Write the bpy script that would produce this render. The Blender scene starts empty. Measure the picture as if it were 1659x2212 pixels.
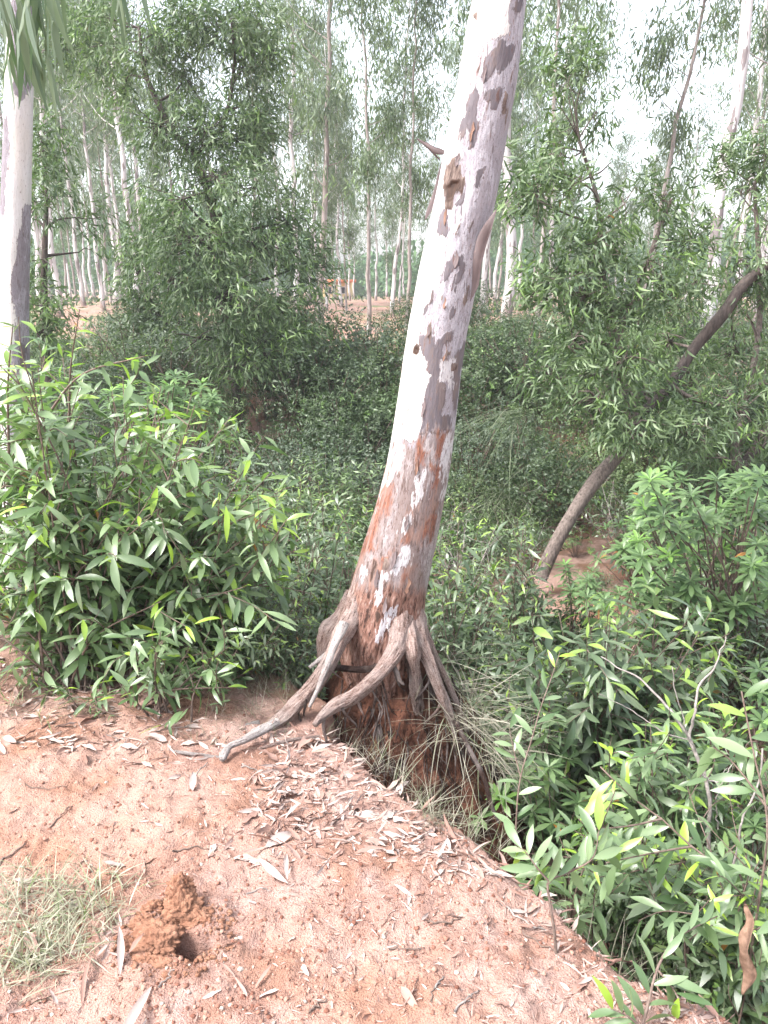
import bpy, math, random
import numpy as np
from mathutils import Vector, Matrix

S = bpy.context.scene
COL = S.collection
rng = np.random.default_rng(11)
random.seed(11)

# ------------------------------------------------------------------ camera
PITCH = math.radians(16.85)
FPX = 1661.0                       # focal length in units of a 1659 x 2212 picture
CAM = np.array([0.0, 0.0, 1.6])
cam_d = bpy.data.cameras.new('camera')
cam = bpy.data.objects.new('camera', cam_d); COL.objects.link(cam)
cam.location = CAM
cam.rotation_euler = (math.radians(90) - PITCH, 0, 0)
cam_d.sensor_fit = 'VERTICAL'
cam_d.sensor_height = 34.6
cam_d.lens = 34.6 * FPX / 2212.0
cam_d.clip_start = 0.05
cam_d.clip_end = 1000
S.camera = cam

# ------------------------------------------------------------------ sky, sun, exposure
SUN_DIR = Vector((-0.62, -0.30, 1.0)).normalized()
w = bpy.data.worlds.new('World'); S.world = w; w.use_nodes = True
nt = w.node_tree; nt.nodes.clear()
wo = nt.nodes.new('ShaderNodeOutputWorld'); bg = nt.nodes.new('ShaderNodeBackground')
sk = nt.nodes.new('ShaderNodeTexSky'); sk.sky_type = 'NISHITA'; sk.sun_disc = False
sk.sun_elevation = math.asin(SUN_DIR.z)
sk.sun_rotation = math.atan2(SUN_DIR.x, SUN_DIR.y)
sk.air_density = 1.0; sk.dust_density = 4.0; sk.ozone_density = 0.6
hs = nt.nodes.new('ShaderNodeHueSaturation'); hs.inputs['Saturation'].default_value = 0.42
nt.links.new(sk.outputs[0], hs.inputs['Color']); nt.links.new(hs.outputs[0], bg.inputs[0])
bg.inputs[1].default_value = 0.145
nt.links.new(bg.outputs[0], wo.inputs[0])
sd = bpy.data.lights.new('sun', 'SUN'); sun = bpy.data.objects.new('sun', sd); COL.objects.link(sun)
sd.energy = 1.3; sd.angle = math.radians(15); sd.color = (1.0, 0.98, 0.96)
sun.rotation_euler = SUN_DIR.to_track_quat('Z', 'Y').to_euler()
S.view_settings.view_transform = 'Standard'; S.view_settings.look = 'None'
S.view_settings.gamma = 1.0; S.view_settings.use_curve_mapping = False
S.view_settings.exposure = 2.2
S.render.engine = 'CYCLES'
S.cycles.use_denoising = True
S.cycles.max_bounces = 6; S.cycles.diffuse_bounces = 3; S.cycles.glossy_bounces = 2
S.cycles.transmission_bounces = 3; S.cycles.volume_bounces = 0; S.cycles.transparent_max_bounces = 4
S.cycles.caustics_reflective = False; S.cycles.caustics_refractive = False
S.cycles.sample_clamp_indirect = 4

# ------------------------------------------------------------------ geometry helpers
CP, SP = math.cos(PITCH), math.sin(PITCH)
def ray(u, v):
    u = np.asarray(u, float); v = np.asarray(v, float)
    xc = (u - 829.5) / FPX; yc = -(v - 1106.0) / FPX
    return np.stack([xc + 0 * yc, CP + yc * SP + 0 * xc, -SP + yc * CP + 0 * xc], -1)
def at(u, v, Y):
    """the point of the place seen at u, v that lies Y metres ahead"""
    d = ray(u, v); return CAM + d * (np.asarray(Y, float) / d[..., 1])[..., None]
def on_z(u, v, z=0.0):
    d = ray(u, v); return CAM + d * ((z - 1.6) / d[..., 2])[..., None]
def project(p):
    q = p - CAM
    dep = q[..., 1] * CP - q[..., 2] * SP
    up = q[..., 1] * SP + q[..., 2] * CP
    dep = np.maximum(dep, 1e-3)
    return 829.5 + q[..., 0] / dep * FPX, 1106 - up / dep * FPX, dep

def _h(ix, iy, iz, seed):
    with np.errstate(over='ignore'):
        h = (ix.astype(np.uint32) * np.uint32(374761393) + iy.astype(np.uint32) * np.uint32(668265263)
             + iz.astype(np.uint32) * np.uint32(2246822519) + np.uint32(seed * 3266489 + 17))
        h = (h ^ (h >> np.uint32(13))) * np.uint32(1274126177)
        h = h ^ (h >> np.uint32(16))
    return (h & np.uint32(0xFFFFFF)).astype(np.float64) / 8388607.5 - 1.0
def vnoise(x, y, z=0.0, seed=0):
    x, y, z = np.broadcast_arrays(np.asarray(x, float), np.asarray(y, float), np.asarray(z, float))
    ix, iy, iz = np.floor(x).astype(np.int64), np.floor(y).astype(np.int64), np.floor(z).astype(np.int64)
    fx, fy, fz = x - ix, y - iy, z - iz
    fx = fx * fx * (3 - 2 * fx); fy = fy * fy * (3 - 2 * fy); fz = fz * fz * (3 - 2 * fz)
    r = 0
    for a in (0, 1):
        for b in (0, 1):
            for c in (0, 1):
                r = r + _h(ix + a, iy + b, iz + c, seed) * (fx if a else 1 - fx) * (fy if b else 1 - fy) * (fz if c else 1 - fz)
    return r
def fbm(x, y, z=0.0, seed=0, octv=4, gain=0.5):
    r = 0; a = 1.0; s = 1.0
    for o in range(octv):
        r = r + a * vnoise(np.asarray(x) * s, np.asarray(y) * s, np.asarray(z) * s, seed + o * 7)
        a *= gain; s *= 2.03
    return r
def sstep(a, b, x):
    t = np.clip((x - a) / (b - a), 0, 1); return t * t * (3 - 2 * t)
def poly_sd(px, py, poly):
    """signed distance to a polygon, negative inside"""
    px = np.asarray(px, float); py = np.asarray(py, float)
    d = np.full(px.shape, 1e18); ins = np.zeros(px.shape, bool)
    n = len(poly)
    for i in range(n):
        ax, ay = poly[i]; bx, by = poly[(i + 1) % n]
        ex, ey = bx - ax, by - ay
        t = np.clip(((px - ax) * ex + (py - ay) * ey) / (ex * ex + ey * ey + 1e-12), 0, 1)
        d = np.minimum(d, (px - ax - t * ex) ** 2 + (py - ay - t * ey) ** 2)
        c = ((ay > py) != (by > py)) & (px < ex * (py - ay) / ((ey if ey != 0 else 1e-12)) + ax)
        ins ^= c
    d = np.sqrt(d)
    return np.where(ins, -d, d)

def mesh_np(name, V, Q, mat, attrs=None, smooth=True):
    me = bpy.data.meshes.new(name)
    V = np.asarray(V, np.float32); Q = np.asarray(Q, np.int32)
    me.vertices.add(len(V)); me.vertices.foreach_set('co', V.ravel())
    me.loops.add(Q.size); me.loops.foreach_set('vertex_index', Q.ravel())
    me.polygons.add(len(Q))
    me.polygons.foreach_set('loop_start', np.arange(0, Q.size, Q.shape[1], dtype=np.int32))
    me.polygons.foreach_set('loop_total', np.full(len(Q), Q.shape[1], np.int32))
    if smooth: me.polygons.foreach_set('use_smooth', np.ones(len(Q), bool))
    for k, a in (attrs or {}).items():
        at_ = me.attributes.new(k, 'FLOAT', 'POINT'); at_.data.foreach_set('value', np.asarray(a, np.float32).ravel())
    me.update(calc_edges=True)
    if mat: me.materials.append(mat)
    return me
def link(name, me, parent=None, loc=None):
    o = bpy.data.objects.new(name, me); COL.objects.link(o)
    if parent is not None: o.parent = parent
    if loc is not None: o.location = loc
    return o
def tag(o, label=None, cat=None, group=None, kind=None):
    if label: o['label'] = label
    if cat: o['category'] = cat
    if group: o['group'] = group
    if kind: o['kind'] = kind
    return o
def empty(name, loc, label, cat, group=None):
    o = bpy.data.objects.new(name, None); COL.objects.link(o); o.location = loc
    o.empty_display_size = 0.1
    return tag(o, label, cat, group)
def copy_tree(o, parent=None):
    c = o.copy(); COL.objects.link(c); c.parent = parent
    for ch in o.children: copy_tree(ch, c)
    return c

class MB:
    """gathers quads with per-vertex attributes"""
    def __init__(s, keys=('rnd', 'yng')): s.V = []; s.Q = []; s.n = 0; s.keys = keys; s.A = {k: [] for k in keys}
    def add(s, V, Q, **a):
        V = np.asarray(V, float).reshape(-1, 3); Q = np.asarray(Q)
        s.V.append(V); s.Q.append(Q + s.n); s.n += len(V)
        for k in s.keys:
            x = a.get(k, 0.0); s.A[k].append(np.broadcast_to(np.asarray(x, float), (len(V),)))
    def mesh(s, name, mat, smooth=True):
        return mesh_np(name, np.concatenate(s.V), np.concatenate(s.Q), mat, {k: np.concatenate(v) for k, v in s.A.items()}, smooth)

def resample(P, n):
    P = np.asarray(P, float)
    if len(P) > 2:                                   # Catmull-Rom
        Q = np.vstack([2 * P[0] - P[1], P, 2 * P[-1] - P[-2]])
        out = []
        m = 8
        for i in range(1, len(Q) - 2):
            t = np.linspace(0, 1, m, endpoint=False)[:, None]
            a, b, c, d = Q[i - 1], Q[i], Q[i + 1], Q[i + 2]
            out.append(0.5 * (2 * b + (c - a) * t + (2 * a - 5 * b + 4 * c - d) * t ** 2 + (3 * b - a - 3 * c + d) * t ** 3))
        P = np.vstack(out + [P[-1:]])
    L = np.r_[0, np.cumsum(np.linalg.norm(np.diff(P, axis=0), axis=1))]
    s = np.linspace(0, L[-1], n)
    return np.stack([np.interp(s, L, P[:, k]) for k in range(P.shape[1])], -1)

def tube(P, R, seg=6, rough=0.0, seed=0, cap=True, freq=30.0):
    P = np.asarray(P, float)[:, :3]; n = len(P); R = np.broadcast_to(np.asarray(R, float), (n,))
    T = np.gradient(P, axis=0); T /= np.linalg.norm(T, axis=1)[:, None] + 1e-12
    ref = np.array([0, 0, 1.0]) if abs(T[0, 2]) < 0.9 else np.array([0, 1.0, 0])
    N = np.zeros_like(P); N[0] = np.cross(T[0], ref); N[0] /= np.linalg.norm(N[0])
    for i in range(1, n):
        v = N[i - 1] - T[i] * np.dot(N[i - 1], T[i]); N[i] = v / (np.linalg.norm(v) + 1e-12)
    B = np.cross(T, N)
    a = np.linspace(0, 2 * math.pi, seg, endpoint=False)
    rr = R[:, None] * np.ones(seg)[None]
    if rough:
        L = np.r_[0, np.cumsum(np.linalg.norm(np.diff(P, axis=0), axis=1))]
        rr = rr * (1 + rough * (fbm(np.cos(a)[None] * 2 + 5, np.sin(a)[None] * 2, L[:, None] * freq * .25, seed, 3) + 0.5 * vnoise(np.cos(a)[None] * 6, np.sin(a)[None] * 6, L[:, None] * freq * .4, seed + 3)))
    V = P[:, None] + rr[..., None] * (np.cos(a)[None, :, None] * N[:, None] + np.sin(a)[None, :, None] * B[:, None])
    V = V.reshape(-1, 3)
    i, j = np.meshgrid(np.arange(n - 1), np.arange(seg), indexing='ij')
    Q = np.stack([i * seg + j, i * seg + (j + 1) % seg, (i + 1) * seg + (j + 1) % seg, (i + 1) * seg + j], -1).reshape(-1, 4)
    if cap and seg % 2 == 0:
        for base in (0, (n - 1) * seg):
            cq = []
            for k in range(seg // 2 - 1):
                cq.append([base + k, base + k + 1, base + seg - 2 - k, base + seg - 1 - k])
            Q = np.vstack([Q, cq])
    return V, Q

def grid_quads(ny, nx):
    i, j = np.meshgrid(np.arange(ny - 1), np.arange(nx - 1), indexing='ij')
    return np.stack([i * nx + j, i * nx + j + 1, (i + 1) * nx + j + 1, (i + 1) * nx + j], -1).reshape(-1, 4)

# leaf templates: along +X, unit length
def leaf_t(wd=0.2, nseg=4, droop=0.25, sick=0.1, fold=0.12, broad=0.45, cols=3, twist=0.0, wav=0.0):
    t = np.linspace(0, 1, nseg + 1)
    prof = np.sin(np.pi * np.clip(t, 0, 1) ** (math.log(0.5) / math.log(broad))) ** 0.8
    prof = np.maximum(prof, 0.05)
    w_ = wd * 0.5 * prof
    x = t * (1 - 0.15 * abs(droop)); y = sick * (t ** 2) - sick * t * 0.3; z = -droop * t ** 2
    V = []
    cs = (-1, 1) if cols == 2 else (-1, 0, 1)
    for k in range(nseg + 1):
        for c in cs:
            yy = c * w_[k]; zz = fold * wd * abs(c) * prof[k] + wav * math.sin(k * 2.1 + c) * wd
            a = twist * t[k]
            V.append([x[k], y[k] + yy * math.cos(a) - zz * math.sin(a), z[k] + zz * math.cos(a) + yy * math.sin(a)])
    return np.array(V), grid_quads(nseg + 1, len(cs))[:, ::-1]
def diamond(wd=0.2, droop=0.1, broad=0.45, sick=0.0):
    return np.array([[0, 0, 0], [broad, -wd / 2 + sick, -droop * .2], [1, sick * .2, -droop], [broad, wd / 2 + sick, -droop * .2]]), np.array([[0, 1, 2, 3]])
def unit(v): return v / (np.linalg.norm(v, axis=-1, keepdims=True) + 1e-12)
def frames(D, U):
    X = unit(D); Y = unit(np.cross(U, X)); Z = np.cross(X, Y)
    return X, Y, Z
def bake(mb, templates, P, D, U, L, yng=0.0, r=None):
    n = len(P)
    if n == 0: return
    X, Y, Z = frames(D, U); tid = rng.integers(0, len(templates), n)
    yng = np.broadcast_to(np.asarray(yng, float), (n,)); L = np.broadcast_to(np.asarray(L, float), (n,))
    rr = rng.random(n) if r is None else r
    for k, (tv, tq) in enumerate(templates):
        m = np.where(tid == k)[0]
        if len(m) == 0: continue
        V = P[m][:, None] + L[m][:, None, None] * (tv[None, :, 0, None] * X[m][:, None] + tv[None, :, 1, None] * Y[m][:, None] + tv[None, :, 2, None] * Z[m][:, None])
        Q = tq[None] + (np.arange(len(m)) * len(tv))[:, None, None]
        mb.add(V.reshape(-1, 3), Q.reshape(-1, 4), rnd=np.repeat(rr[m], len(tv)), yng=np.repeat(yng[m], len(tv)))

# ------------------------------------------------------------------ materials
def mat_new(name):
    m = bpy.data.materials.new(name); m.use_nodes = True; t = m.node_tree; t.nodes.clear(); return m, t
def N(t, typ, **kw):
    n = t.nodes.new(typ)
    for k, v in kw.items():
        if k in ('operation', 'blend_type', 'data_type', 'noise_dimensions', 'attribute_name', 'feature', 'interpolation_type', 'mode'): setattr(n, k, v)
    return n
def noise_n(t, vec, scale, det=4, rough=0.55):
    n = t.nodes.new('ShaderNodeTexNoise'); n.inputs['Scale'].default_value = scale; n.inputs['Detail'].default_value = det
    n.inputs['Roughness'].default_value = rough; t.links.new(vec, n.inputs['Vector']); return n.outputs['Fac']
def ramp(t, fac, stops):
    n = t.nodes.new('ShaderNodeValToRGB'); el = n.color_ramp.elements
    while len(el) > 1: el.remove(el[-1])
    el[0].position = stops[0][0]; el[0].color = (*stops[0][1], 1)
    for p, c in stops[1:]:
        e = el.new(p); e.color = (*c, 1)
    t.links.new(fac, n.inputs[0]); return n.outputs[0]
def g3(x): return (x, x, x)
def mix(t, fac, a, b, bt='MIX'):
    n = t.nodes.new('ShaderNodeMix'); n.data_type = 'RGBA'; n.blend_type = bt
    for s_, v in ((0, fac), (6, a), (7, b)):
        if isinstance(v, (int, float)): n.inputs[s_].default_value = v
        elif isinstance(v, tuple): n.inputs[s_].default_value = (*v, 1)
        else: t.links.new(v, n.inputs[s_])
    return n.outputs[2]
def mth(t, op, a, b=None, c=None, clamp=False):
    n = t.nodes.new('ShaderNodeMath'); n.operation = op; n.use_clamp = clamp
    for i, v in enumerate((a, b, c)):
        if v is None: continue
        if isinstance(v, (int, float)): n.inputs[i].default_value = v
        else: t.links.new(v, n.inputs[i])
    return n.outputs[0]
def attr(t, name):
    n = t.nodes.new('ShaderNodeAttribute'); n.attribute_name = name; return n.outputs['Fac']
def coord(t, which='Object', scale=None):
    n = t.nodes.new('ShaderNodeTexCoord'); o = n.outputs[which]
    if scale:
        m = t.nodes.new('ShaderNodeMapping'); m.inputs['Scale'].default_value = scale; t.links.new(o, m.inputs[0]); o = m.outputs[0]
    return o
def geo_pos(t, scale=None):
    n = t.nodes.new('ShaderNodeNewGeometry'); o = n.outputs['Position']
    if scale:
        m = t.nodes.new('ShaderNodeMapping'); m.inputs['Scale'].default_value = scale; t.links.new(o, m.inputs[0]); o = m.outputs[0]
    return o
def finish(m, t, col, rough=0.8, bump=None, bstr=0.3, bdist=0.01, spec=0.3):
    p = t.nodes.new('ShaderNodeBsdfPrincipled'); o = t.nodes.new('ShaderNodeOutputMaterial')
    if isinstance(col, tuple): p.inputs['Base Color'].default_value = (*col, 1)
    else: t.links.new(col, p.inputs['Base Color'])
    if isinstance(rough, (int, float)): p.inputs['Roughness'].default_value = rough
    else: t.links.new(rough, p.inputs['Roughness'])
    p.inputs['Specular IOR Level'].default_value = spec
    if bump is not None:
        b = t.nodes.new('ShaderNodeBump'); b.inputs['Strength'].default_value = bstr; b.inputs['Distance'].default_value = bdist
        t.links.new(bump, b.inputs['Height']); t.links.new(b.outputs[0], p.inputs['Normal'])
    t.links.new(p.outputs[0], o.inputs[0]); return p
def leaf_mat(name, dark, light, young, rough=0.38, trans=0.28, spec=0.5, dead=0.012, deadc=(0.35, 0.16, 0.04)):
    m, t = mat_new(name)
    r = attr(t, 'rnd'); y = attr(t, 'yng')
    stops = [(0.0, deadc), (dead, deadc), (dead + 0.003, dark), (1.0, light)] if dead > 0 else [(0, dark), (1, light)]
    c = ramp(t, r, stops)
    c = mix(t, y, c, young)
    p = t.nodes.new('ShaderNodeBsdfPrincipled'); o = t.nodes.new('ShaderNodeOutputMaterial')
    t.links.new(c, p.inputs['Base Color']); p.inputs['Roughness'].default_value = rough; p.inputs['Specular IOR Level'].default_value = spec
    tr = t.nodes.new('ShaderNodeBsdfTranslucent')
    tc = mix(t, 1.0, c, (1.05, 1.35, 0.65), 'MULTIPLY'); t.links.new(tc, tr.inputs[0])
    mx = t.nodes.new('ShaderNodeMixShader'); mx.inputs[0].default_value = trans
    t.links.new(p.outputs[0], mx.inputs[1]); t.links.new(tr.outputs[0], mx.inputs[2]); t.links.new(mx.outputs[0], o.inputs[0])
    return m

M = {}
M['leaf_near'] = leaf_mat('shrub_leaf', (0.072, 0.128, 0.048), (0.225, 0.305, 0.160), (0.28, 0.43, 0.05), 0.36, 0.30, 0.8, 0.006)
M['leaf_whorl'] = leaf_mat('whorl_leaf', (0.055, 0.105, 0.038), (0.14, 0.215, 0.085), (0.20, 0.38, 0.06), 0.40, 0.25, 0.5, 0.004)
M['leaf_under'] = leaf_mat('understory_leaf', (0.052, 0.092, 0.042), (0.190, 0.240, 0.148), (0.25, 0.37, 0.07), 0.38, 0.28, 0.7, 0.006)
M['leaf_acacia'] = leaf_mat('acacia_leaf', (0.040, 0.076, 0.034), (0.160, 0.220, 0.100), (0.17, 0.27, 0.07), 0.45, 0.25, 0.5, 0.006)
M['leaf_bank'] = leaf_mat('bank_leaf', (0.018, 0.037, 0.018), (0.088, 0.125, 0.060), (0.13, 0.23, 0.05), 0.48, 0.22, 0.4, 0.004)
M['leaf_bank_light'] = leaf_mat('bank_leaf_light', (0.045, 0.082, 0.032), (0.150, 0.205, 0.090), (0.18, 0.28, 0.06), 0.48, 0.24, 0.4, 0.004)
M['leaf_bank_grey'] = leaf_mat('bank_leaf_grey', (0.035, 0.058, 0.036), (0.115, 0.150, 0.100), (0.15, 0.20, 0.09), 0.5, 0.22, 0.4, 0.004)
M['leaf_euc'] = leaf_mat('eucalypt_leaf', (0.060, 0.095, 0.055), (0.165, 0.210, 0.125), (0.22, 0.32, 0.12), 0.42, 0.28, 0.45, 0.01)
M['leaf_wood'] = leaf_mat('far_leaf', (0.045, 0.10, 0.045), (0.10, 0.18, 0.075), (0.2, 0.3, 0.1), 0.6, 0.28, 0.3, 0)
M['dry_grass'] = leaf_mat('dry_grass', (0.10, 0.09, 0.062), (0.34, 0.315, 0.255), (0.12, 0.16, 0.075), 0.6, 0.2, 0.3, 0)
M['green_grass'] = leaf_mat('green_grass', (0.17, 0.165, 0.11), (0.38, 0.365, 0.29), (0.15, 0.21, 0.08), 0.5, 0.25, 0.3, 0)

M['dark_grass'] = leaf_mat('dark_grass', (0.06, 0.075, 0.045), (0.20, 0.21, 0.15), (0.07, 0.10, 0.05), 0.6, 0.2, 0.2, 0)
def litter_mat():
    m, t = mat_new('dry_litter'); r = attr(t, 'rnd')
    c = ramp(t, r, [(0, (0.177, 0.094, 0.070)), (0.18, (0.273, 0.168, 0.138)), (0.4, (0.368, 0.268, 0.233)), (0.75, (0.463, 0.374, 0.337)), (1, (0.314, 0.249, 0.227))])
    n = noise_n(t, coord(t), 90, 3)
    c = mix(t, 0.35, c, ramp(t, n, [(0.3, g3(0.45)), (0.7, g3(1.0))]), 'MULTIPLY')
    finish(m, t, c, 0.62, n, 0.2, 0.002, 0.3); return m
M['litter'] = litter_mat()

def soil_mat():
    m, t = mat_new('red_soil')
    P = geo_pos(t)
    n1 = noise_n(t, P, 1.3, 4); n2 = noise_n(t, P, 9, 5); n3 = noise_n(t, P, 60, 4, 0.65); n4 = noise_n(t, P, 220, 2)
    c = ramp(t, n2, [(0.30, (0.254, 0.135, 0.096)), (0.50, (0.347, 0.204, 0.158)), (0.70, (0.431, 0.289, 0.243))])
    c = mix(t, ramp(t, n1, [(0.42, g3(0)), (0.62, g3(1))]), c, (0.370, 0.193, 0.127))
    c = mix(t, ramp(t, n3, [(0.60, g3(0)), (0.72, g3(0.55))]), c, (0.462, 0.339, 0.293))
    c = mix(t, ramp(t, n3, [(0.30, g3(0.7)), (0.42, g3(0))]), c, (0.185, 0.081, 0.058))
    c = mix(t, ramp(t, n4, [(0.36, g3(0.5)), (0.45, g3(0))]), c, (0.131, 0.058, 0.042))
    # damp leaf mould in the gully, shade painted under the left shrub, green film on the far plateau
    dk = attr(t, 'mould_shade'); c = mix(t, dk, c, mix(t, n2, (0.05, 0.035, 0.02), (0.16, 0.085, 0.05)))
    gr = attr(t, 'green'); gn = mth(t, 'MULTIPLY', gr, ramp(t, noise_n(t, P, 0.45, 5, 0.65), [(0.49, g3(0)), (0.62, g3(1))]))
    c = mix(t, gn, c, mix(t, n2, (0.12, 0.17, 0.06), (0.22, 0.24, 0.11)))
    h = mth(t, 'ADD', mth(t, 'MULTIPLY', n3, 0.6), mth(t, 'MULTIPLY', n4, 0.35))
    nP = noise_n(t, P, 3.1, 3); c = mix(t, ramp(t, nP, [(.44, g3(0)), (.58, g3(.55))]), c, (0.42, 0.27, 0.215)); c = mix(t, ramp(t, nP, [(.36, g3(.55)), (.46, g3(0))]), c, (0.25, 0.125, 0.08))
    c = mix(t, 1.0, c, (0.88, 0.93, 0.99), 'MULTIPLY')
    finish(m, t, c, 0.95, h, 1.0, 0.02, 0.15); return m
M['soil'] = soil_mat()
def clod_mat():
    m, t = mat_new('soil_clod'); P = geo_pos(t); r = attr(t, 'rnd')
    c = ramp(t, r, [(0, (0.160, 0.068, 0.048)), (0.5, (0.288, 0.148, 0.108)), (0.85, (0.400, 0.240, 0.188)), (0.93, (0.440, 0.360, 0.304)), (1, (0.480, 0.400, 0.336))])
    n = noise_n(t, P, 90, 4); c = mix(t, 0.5, c, ramp(t, n, [(0.3, g3(0.5)), (0.7, g3(1.1))]), 'MULTIPLY')
    finish(m, t, c, 0.95, n, 0.8, 0.006, 0.15); return m
M['clod'] = clod_mat()
def heap_mat():
    m, t = mat_new('dug_soil'); P = geo_pos(t)
    n = noise_n(t, P, 40, 6, 0.7); n2 = noise_n(t, P, 7, 3)
    c = ramp(t, n, [(0.3, (0.14, 0.062, 0.040)), (0.52, (0.255, 0.130, 0.085)), (0.72, (0.35, 0.205, 0.15))])
    c = mix(t, ramp(t, n2, [(0.4, g3(0)), (0.6, g3(0.5))]), c, (0.29, 0.155, 0.10))
    finish(m, t, c, 0.97, n, 1.0, 0.012, 0.1); return m
M['dug'] = heap_mat()
def mound_mat():
    m, t = mat_new('bank_soil'); P = geo_pos(t)
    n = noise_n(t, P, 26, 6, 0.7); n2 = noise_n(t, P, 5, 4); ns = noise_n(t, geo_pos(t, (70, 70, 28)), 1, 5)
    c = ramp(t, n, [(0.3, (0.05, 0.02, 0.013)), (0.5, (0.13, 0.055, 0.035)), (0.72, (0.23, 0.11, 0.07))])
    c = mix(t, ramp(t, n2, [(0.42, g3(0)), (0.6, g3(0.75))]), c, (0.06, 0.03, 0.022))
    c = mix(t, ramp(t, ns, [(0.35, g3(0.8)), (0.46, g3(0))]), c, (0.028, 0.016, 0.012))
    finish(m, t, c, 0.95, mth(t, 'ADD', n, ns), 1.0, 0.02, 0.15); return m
M['mound'] = mound_mat()

def trunk_mat(dull=1.0, nm='eucalyptus_bark'):
    """pale smooth bark with grey flakes; the flakes' outlines come as fields in picture-plane units on the bark"""
    m, t = mat_new(nm)
    P = coord(t)
    # grain runs along the leaning trunk
    mp = t.nodes.new('ShaderNodeMapping'); mp.inputs['Rotation'].default_value = (0, math.radians(-9), 0); t.links.new(P, mp.inputs[0])
    mp2 = t.nodes.new('ShaderNodeMapping'); mp2.inputs['Scale'].default_value = (1, 1, 0.26); t.links.new(mp.outputs[0], mp2.inputs[0])
    G = mp2.outputs[0]
    nA = noise_n(t, G, 28, 5, 0.6); nB = noise_n(t, G, 110, 4, 0.6); nC = noise_n(t, P, 240, 3); nL = noise_n(t, G, 6, 3)
    nE = mth(t, 'MULTIPLY', mth(t, 'SUBTRACT', nA, 0.5), 30.0); nE2 = mth(t, 'MULTIPLY', mth(t, 'SUBTRACT', nB, 0.5), 22.0)
    ne = mth(t, 'ADD', nE, nE2)
    def mask(name, soft=0.7, k=1.0, off=0.0):
        f = mth(t, 'ADD', mth(t, 'ADD', attr(t, name), mth(t, 'MULTIPLY', ne, k)), off)
        return mth(t, 'MULTIPLY_ADD', f, 1.0 / (2 * soft), 0.5, clamp=True)
    white = ramp(t, nA, [(0.3, (0.44, 0.42, 0.415)), (0.6, (0.55, 0.535, 0.54))])
    white = mix(t, ramp(t, nL, [(0.5, g3(0)), (0.7, g3(0.5))]), white, (0.60, 0.54, 0.47))
    white = mix(t, ramp(t, nB, [(0.27, g3(0.75)), (0.34, g3(0))]), white, (0.36, 0.29, 0.28))
    light = ramp(t, nB, [(0.30, (0.20, 0.175, 0.185)), (0.42, (0.32, 0.305, 0.335)), (0.65, (0.42, 0.405, 0.44))])
    light = mix(t, ramp(t, nC, [(0.33, g3(0.7)), (0.42, g3(0))]), light, (0.17, 0.14, 0.14))
    grey = ramp(t, nA, [(0.3, (0.098, 0.084, 0.094)), (0.7, (0.155, 0.137, 0.150))])
    grey = mix(t, ramp(t, nB, [(0.25, g3(0.6)), (0.36, g3(0))]), grey, (0.09, 0.065, 0.062))
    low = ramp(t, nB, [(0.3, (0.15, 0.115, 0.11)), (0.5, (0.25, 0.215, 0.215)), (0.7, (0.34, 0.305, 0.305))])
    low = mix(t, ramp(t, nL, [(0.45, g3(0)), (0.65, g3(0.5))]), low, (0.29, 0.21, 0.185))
    brown = ramp(t, nB, [(0.3, (0.03, 0.02, 0.018)), (0.45, (0.095, 0.065, 0.055)), (0.62, (0.19, 0.145, 0.125))])
    red = ramp(t, nB, [(0.28, (0.09, 0.034, 0.024)), (0.5, (0.20, 0.082, 0.055)), (0.75, (0.31, 0.15, 0.095))])
    base = ramp(t, nB, [(0.25, (0.05, 0.024, 0.018)), (0.42, (0.14, 0.068, 0.050)), (0.6, (0.25, 0.145, 0.115)), (0.75, (0.33, 0.23, 0.195))])
    nS = noise_n(t, G, 190, 5, 0.7); nM = noise_n(t, G, 11, 6, 0.62)
    white = mix(t, ramp(t, nS, [(0.34, g3(0.9)), (0.40, g3(0))]), white, (0.22, 0.18, 0.17))
    light = mix(t, ramp(t, nM, [(0.52, g3(0)), (0.53, g3(0.55))]), light, (0.215, 0.19, 0.205))
    light = mix(t, ramp(t, nM, [(0.40, g3(0.6)), (0.415, g3(0))]), light, (0.50, 0.475, 0.49))
    light = mix(t, ramp(t, nS, [(0.36, g3(0.85)), (0.43, g3(0))]), light, (0.13, 0.10, 0.10))
    grey = mix(t, ramp(t, nM, [(0.52, g3(0)), (0.56, g3(0.6))]), grey, (0.155, 0.118, 0.108))
    low = mix(t, ramp(t, nM, [(0.50, g3(0)), (0.53, g3(0.7))]), low, (0.17, 0.125, 0.115))
    low = mix(t, ramp(t, nM, [(0.41, g3(0.6)), (0.44, g3(0))]), low, (0.38, 0.35, 0.35))
    low = mix(t, ramp(t, nS, [(0.38, g3(0.9)), (0.45, g3(0))]), low, (0.10, 0.06, 0.05))
    red = mix(t, ramp(t, nS, [(0.38, g3(0.9)), (0.46, g3(0))]), red, (0.06, 0.026, 0.02))
    red = mix(t, ramp(t, nM, [(0.50, g3(0)), (0.55, g3(0.7))]), red, (0.27, 0.19, 0.165))
    def lip_shade(name, k=1.0):  # crack and shadow of the curled bark edge, painted dark along patch outlines
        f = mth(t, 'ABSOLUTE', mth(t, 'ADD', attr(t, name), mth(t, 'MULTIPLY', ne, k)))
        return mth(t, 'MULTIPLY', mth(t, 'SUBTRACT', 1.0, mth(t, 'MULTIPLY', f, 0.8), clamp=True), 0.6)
    if dull < 1: light = mix(t, 1.0, light, (dull, dull * .97, dull), 'MULTIPLY')
    nV = noise_n(t, coord(t, 'Object', (1, 1, .09)), 95, 5, .62)
    light = mix(t, ramp(t, nV, [(.355, g3(.8)), (.40, g3(0))]), light, (.12, .095, .095)); low = mix(t, ramp(t, nV, [(.38, g3(.85)), (.43, g3(0))]), low, (.08, .052, .045))
    c = mix(t, mask('flight'), white, light)
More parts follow.
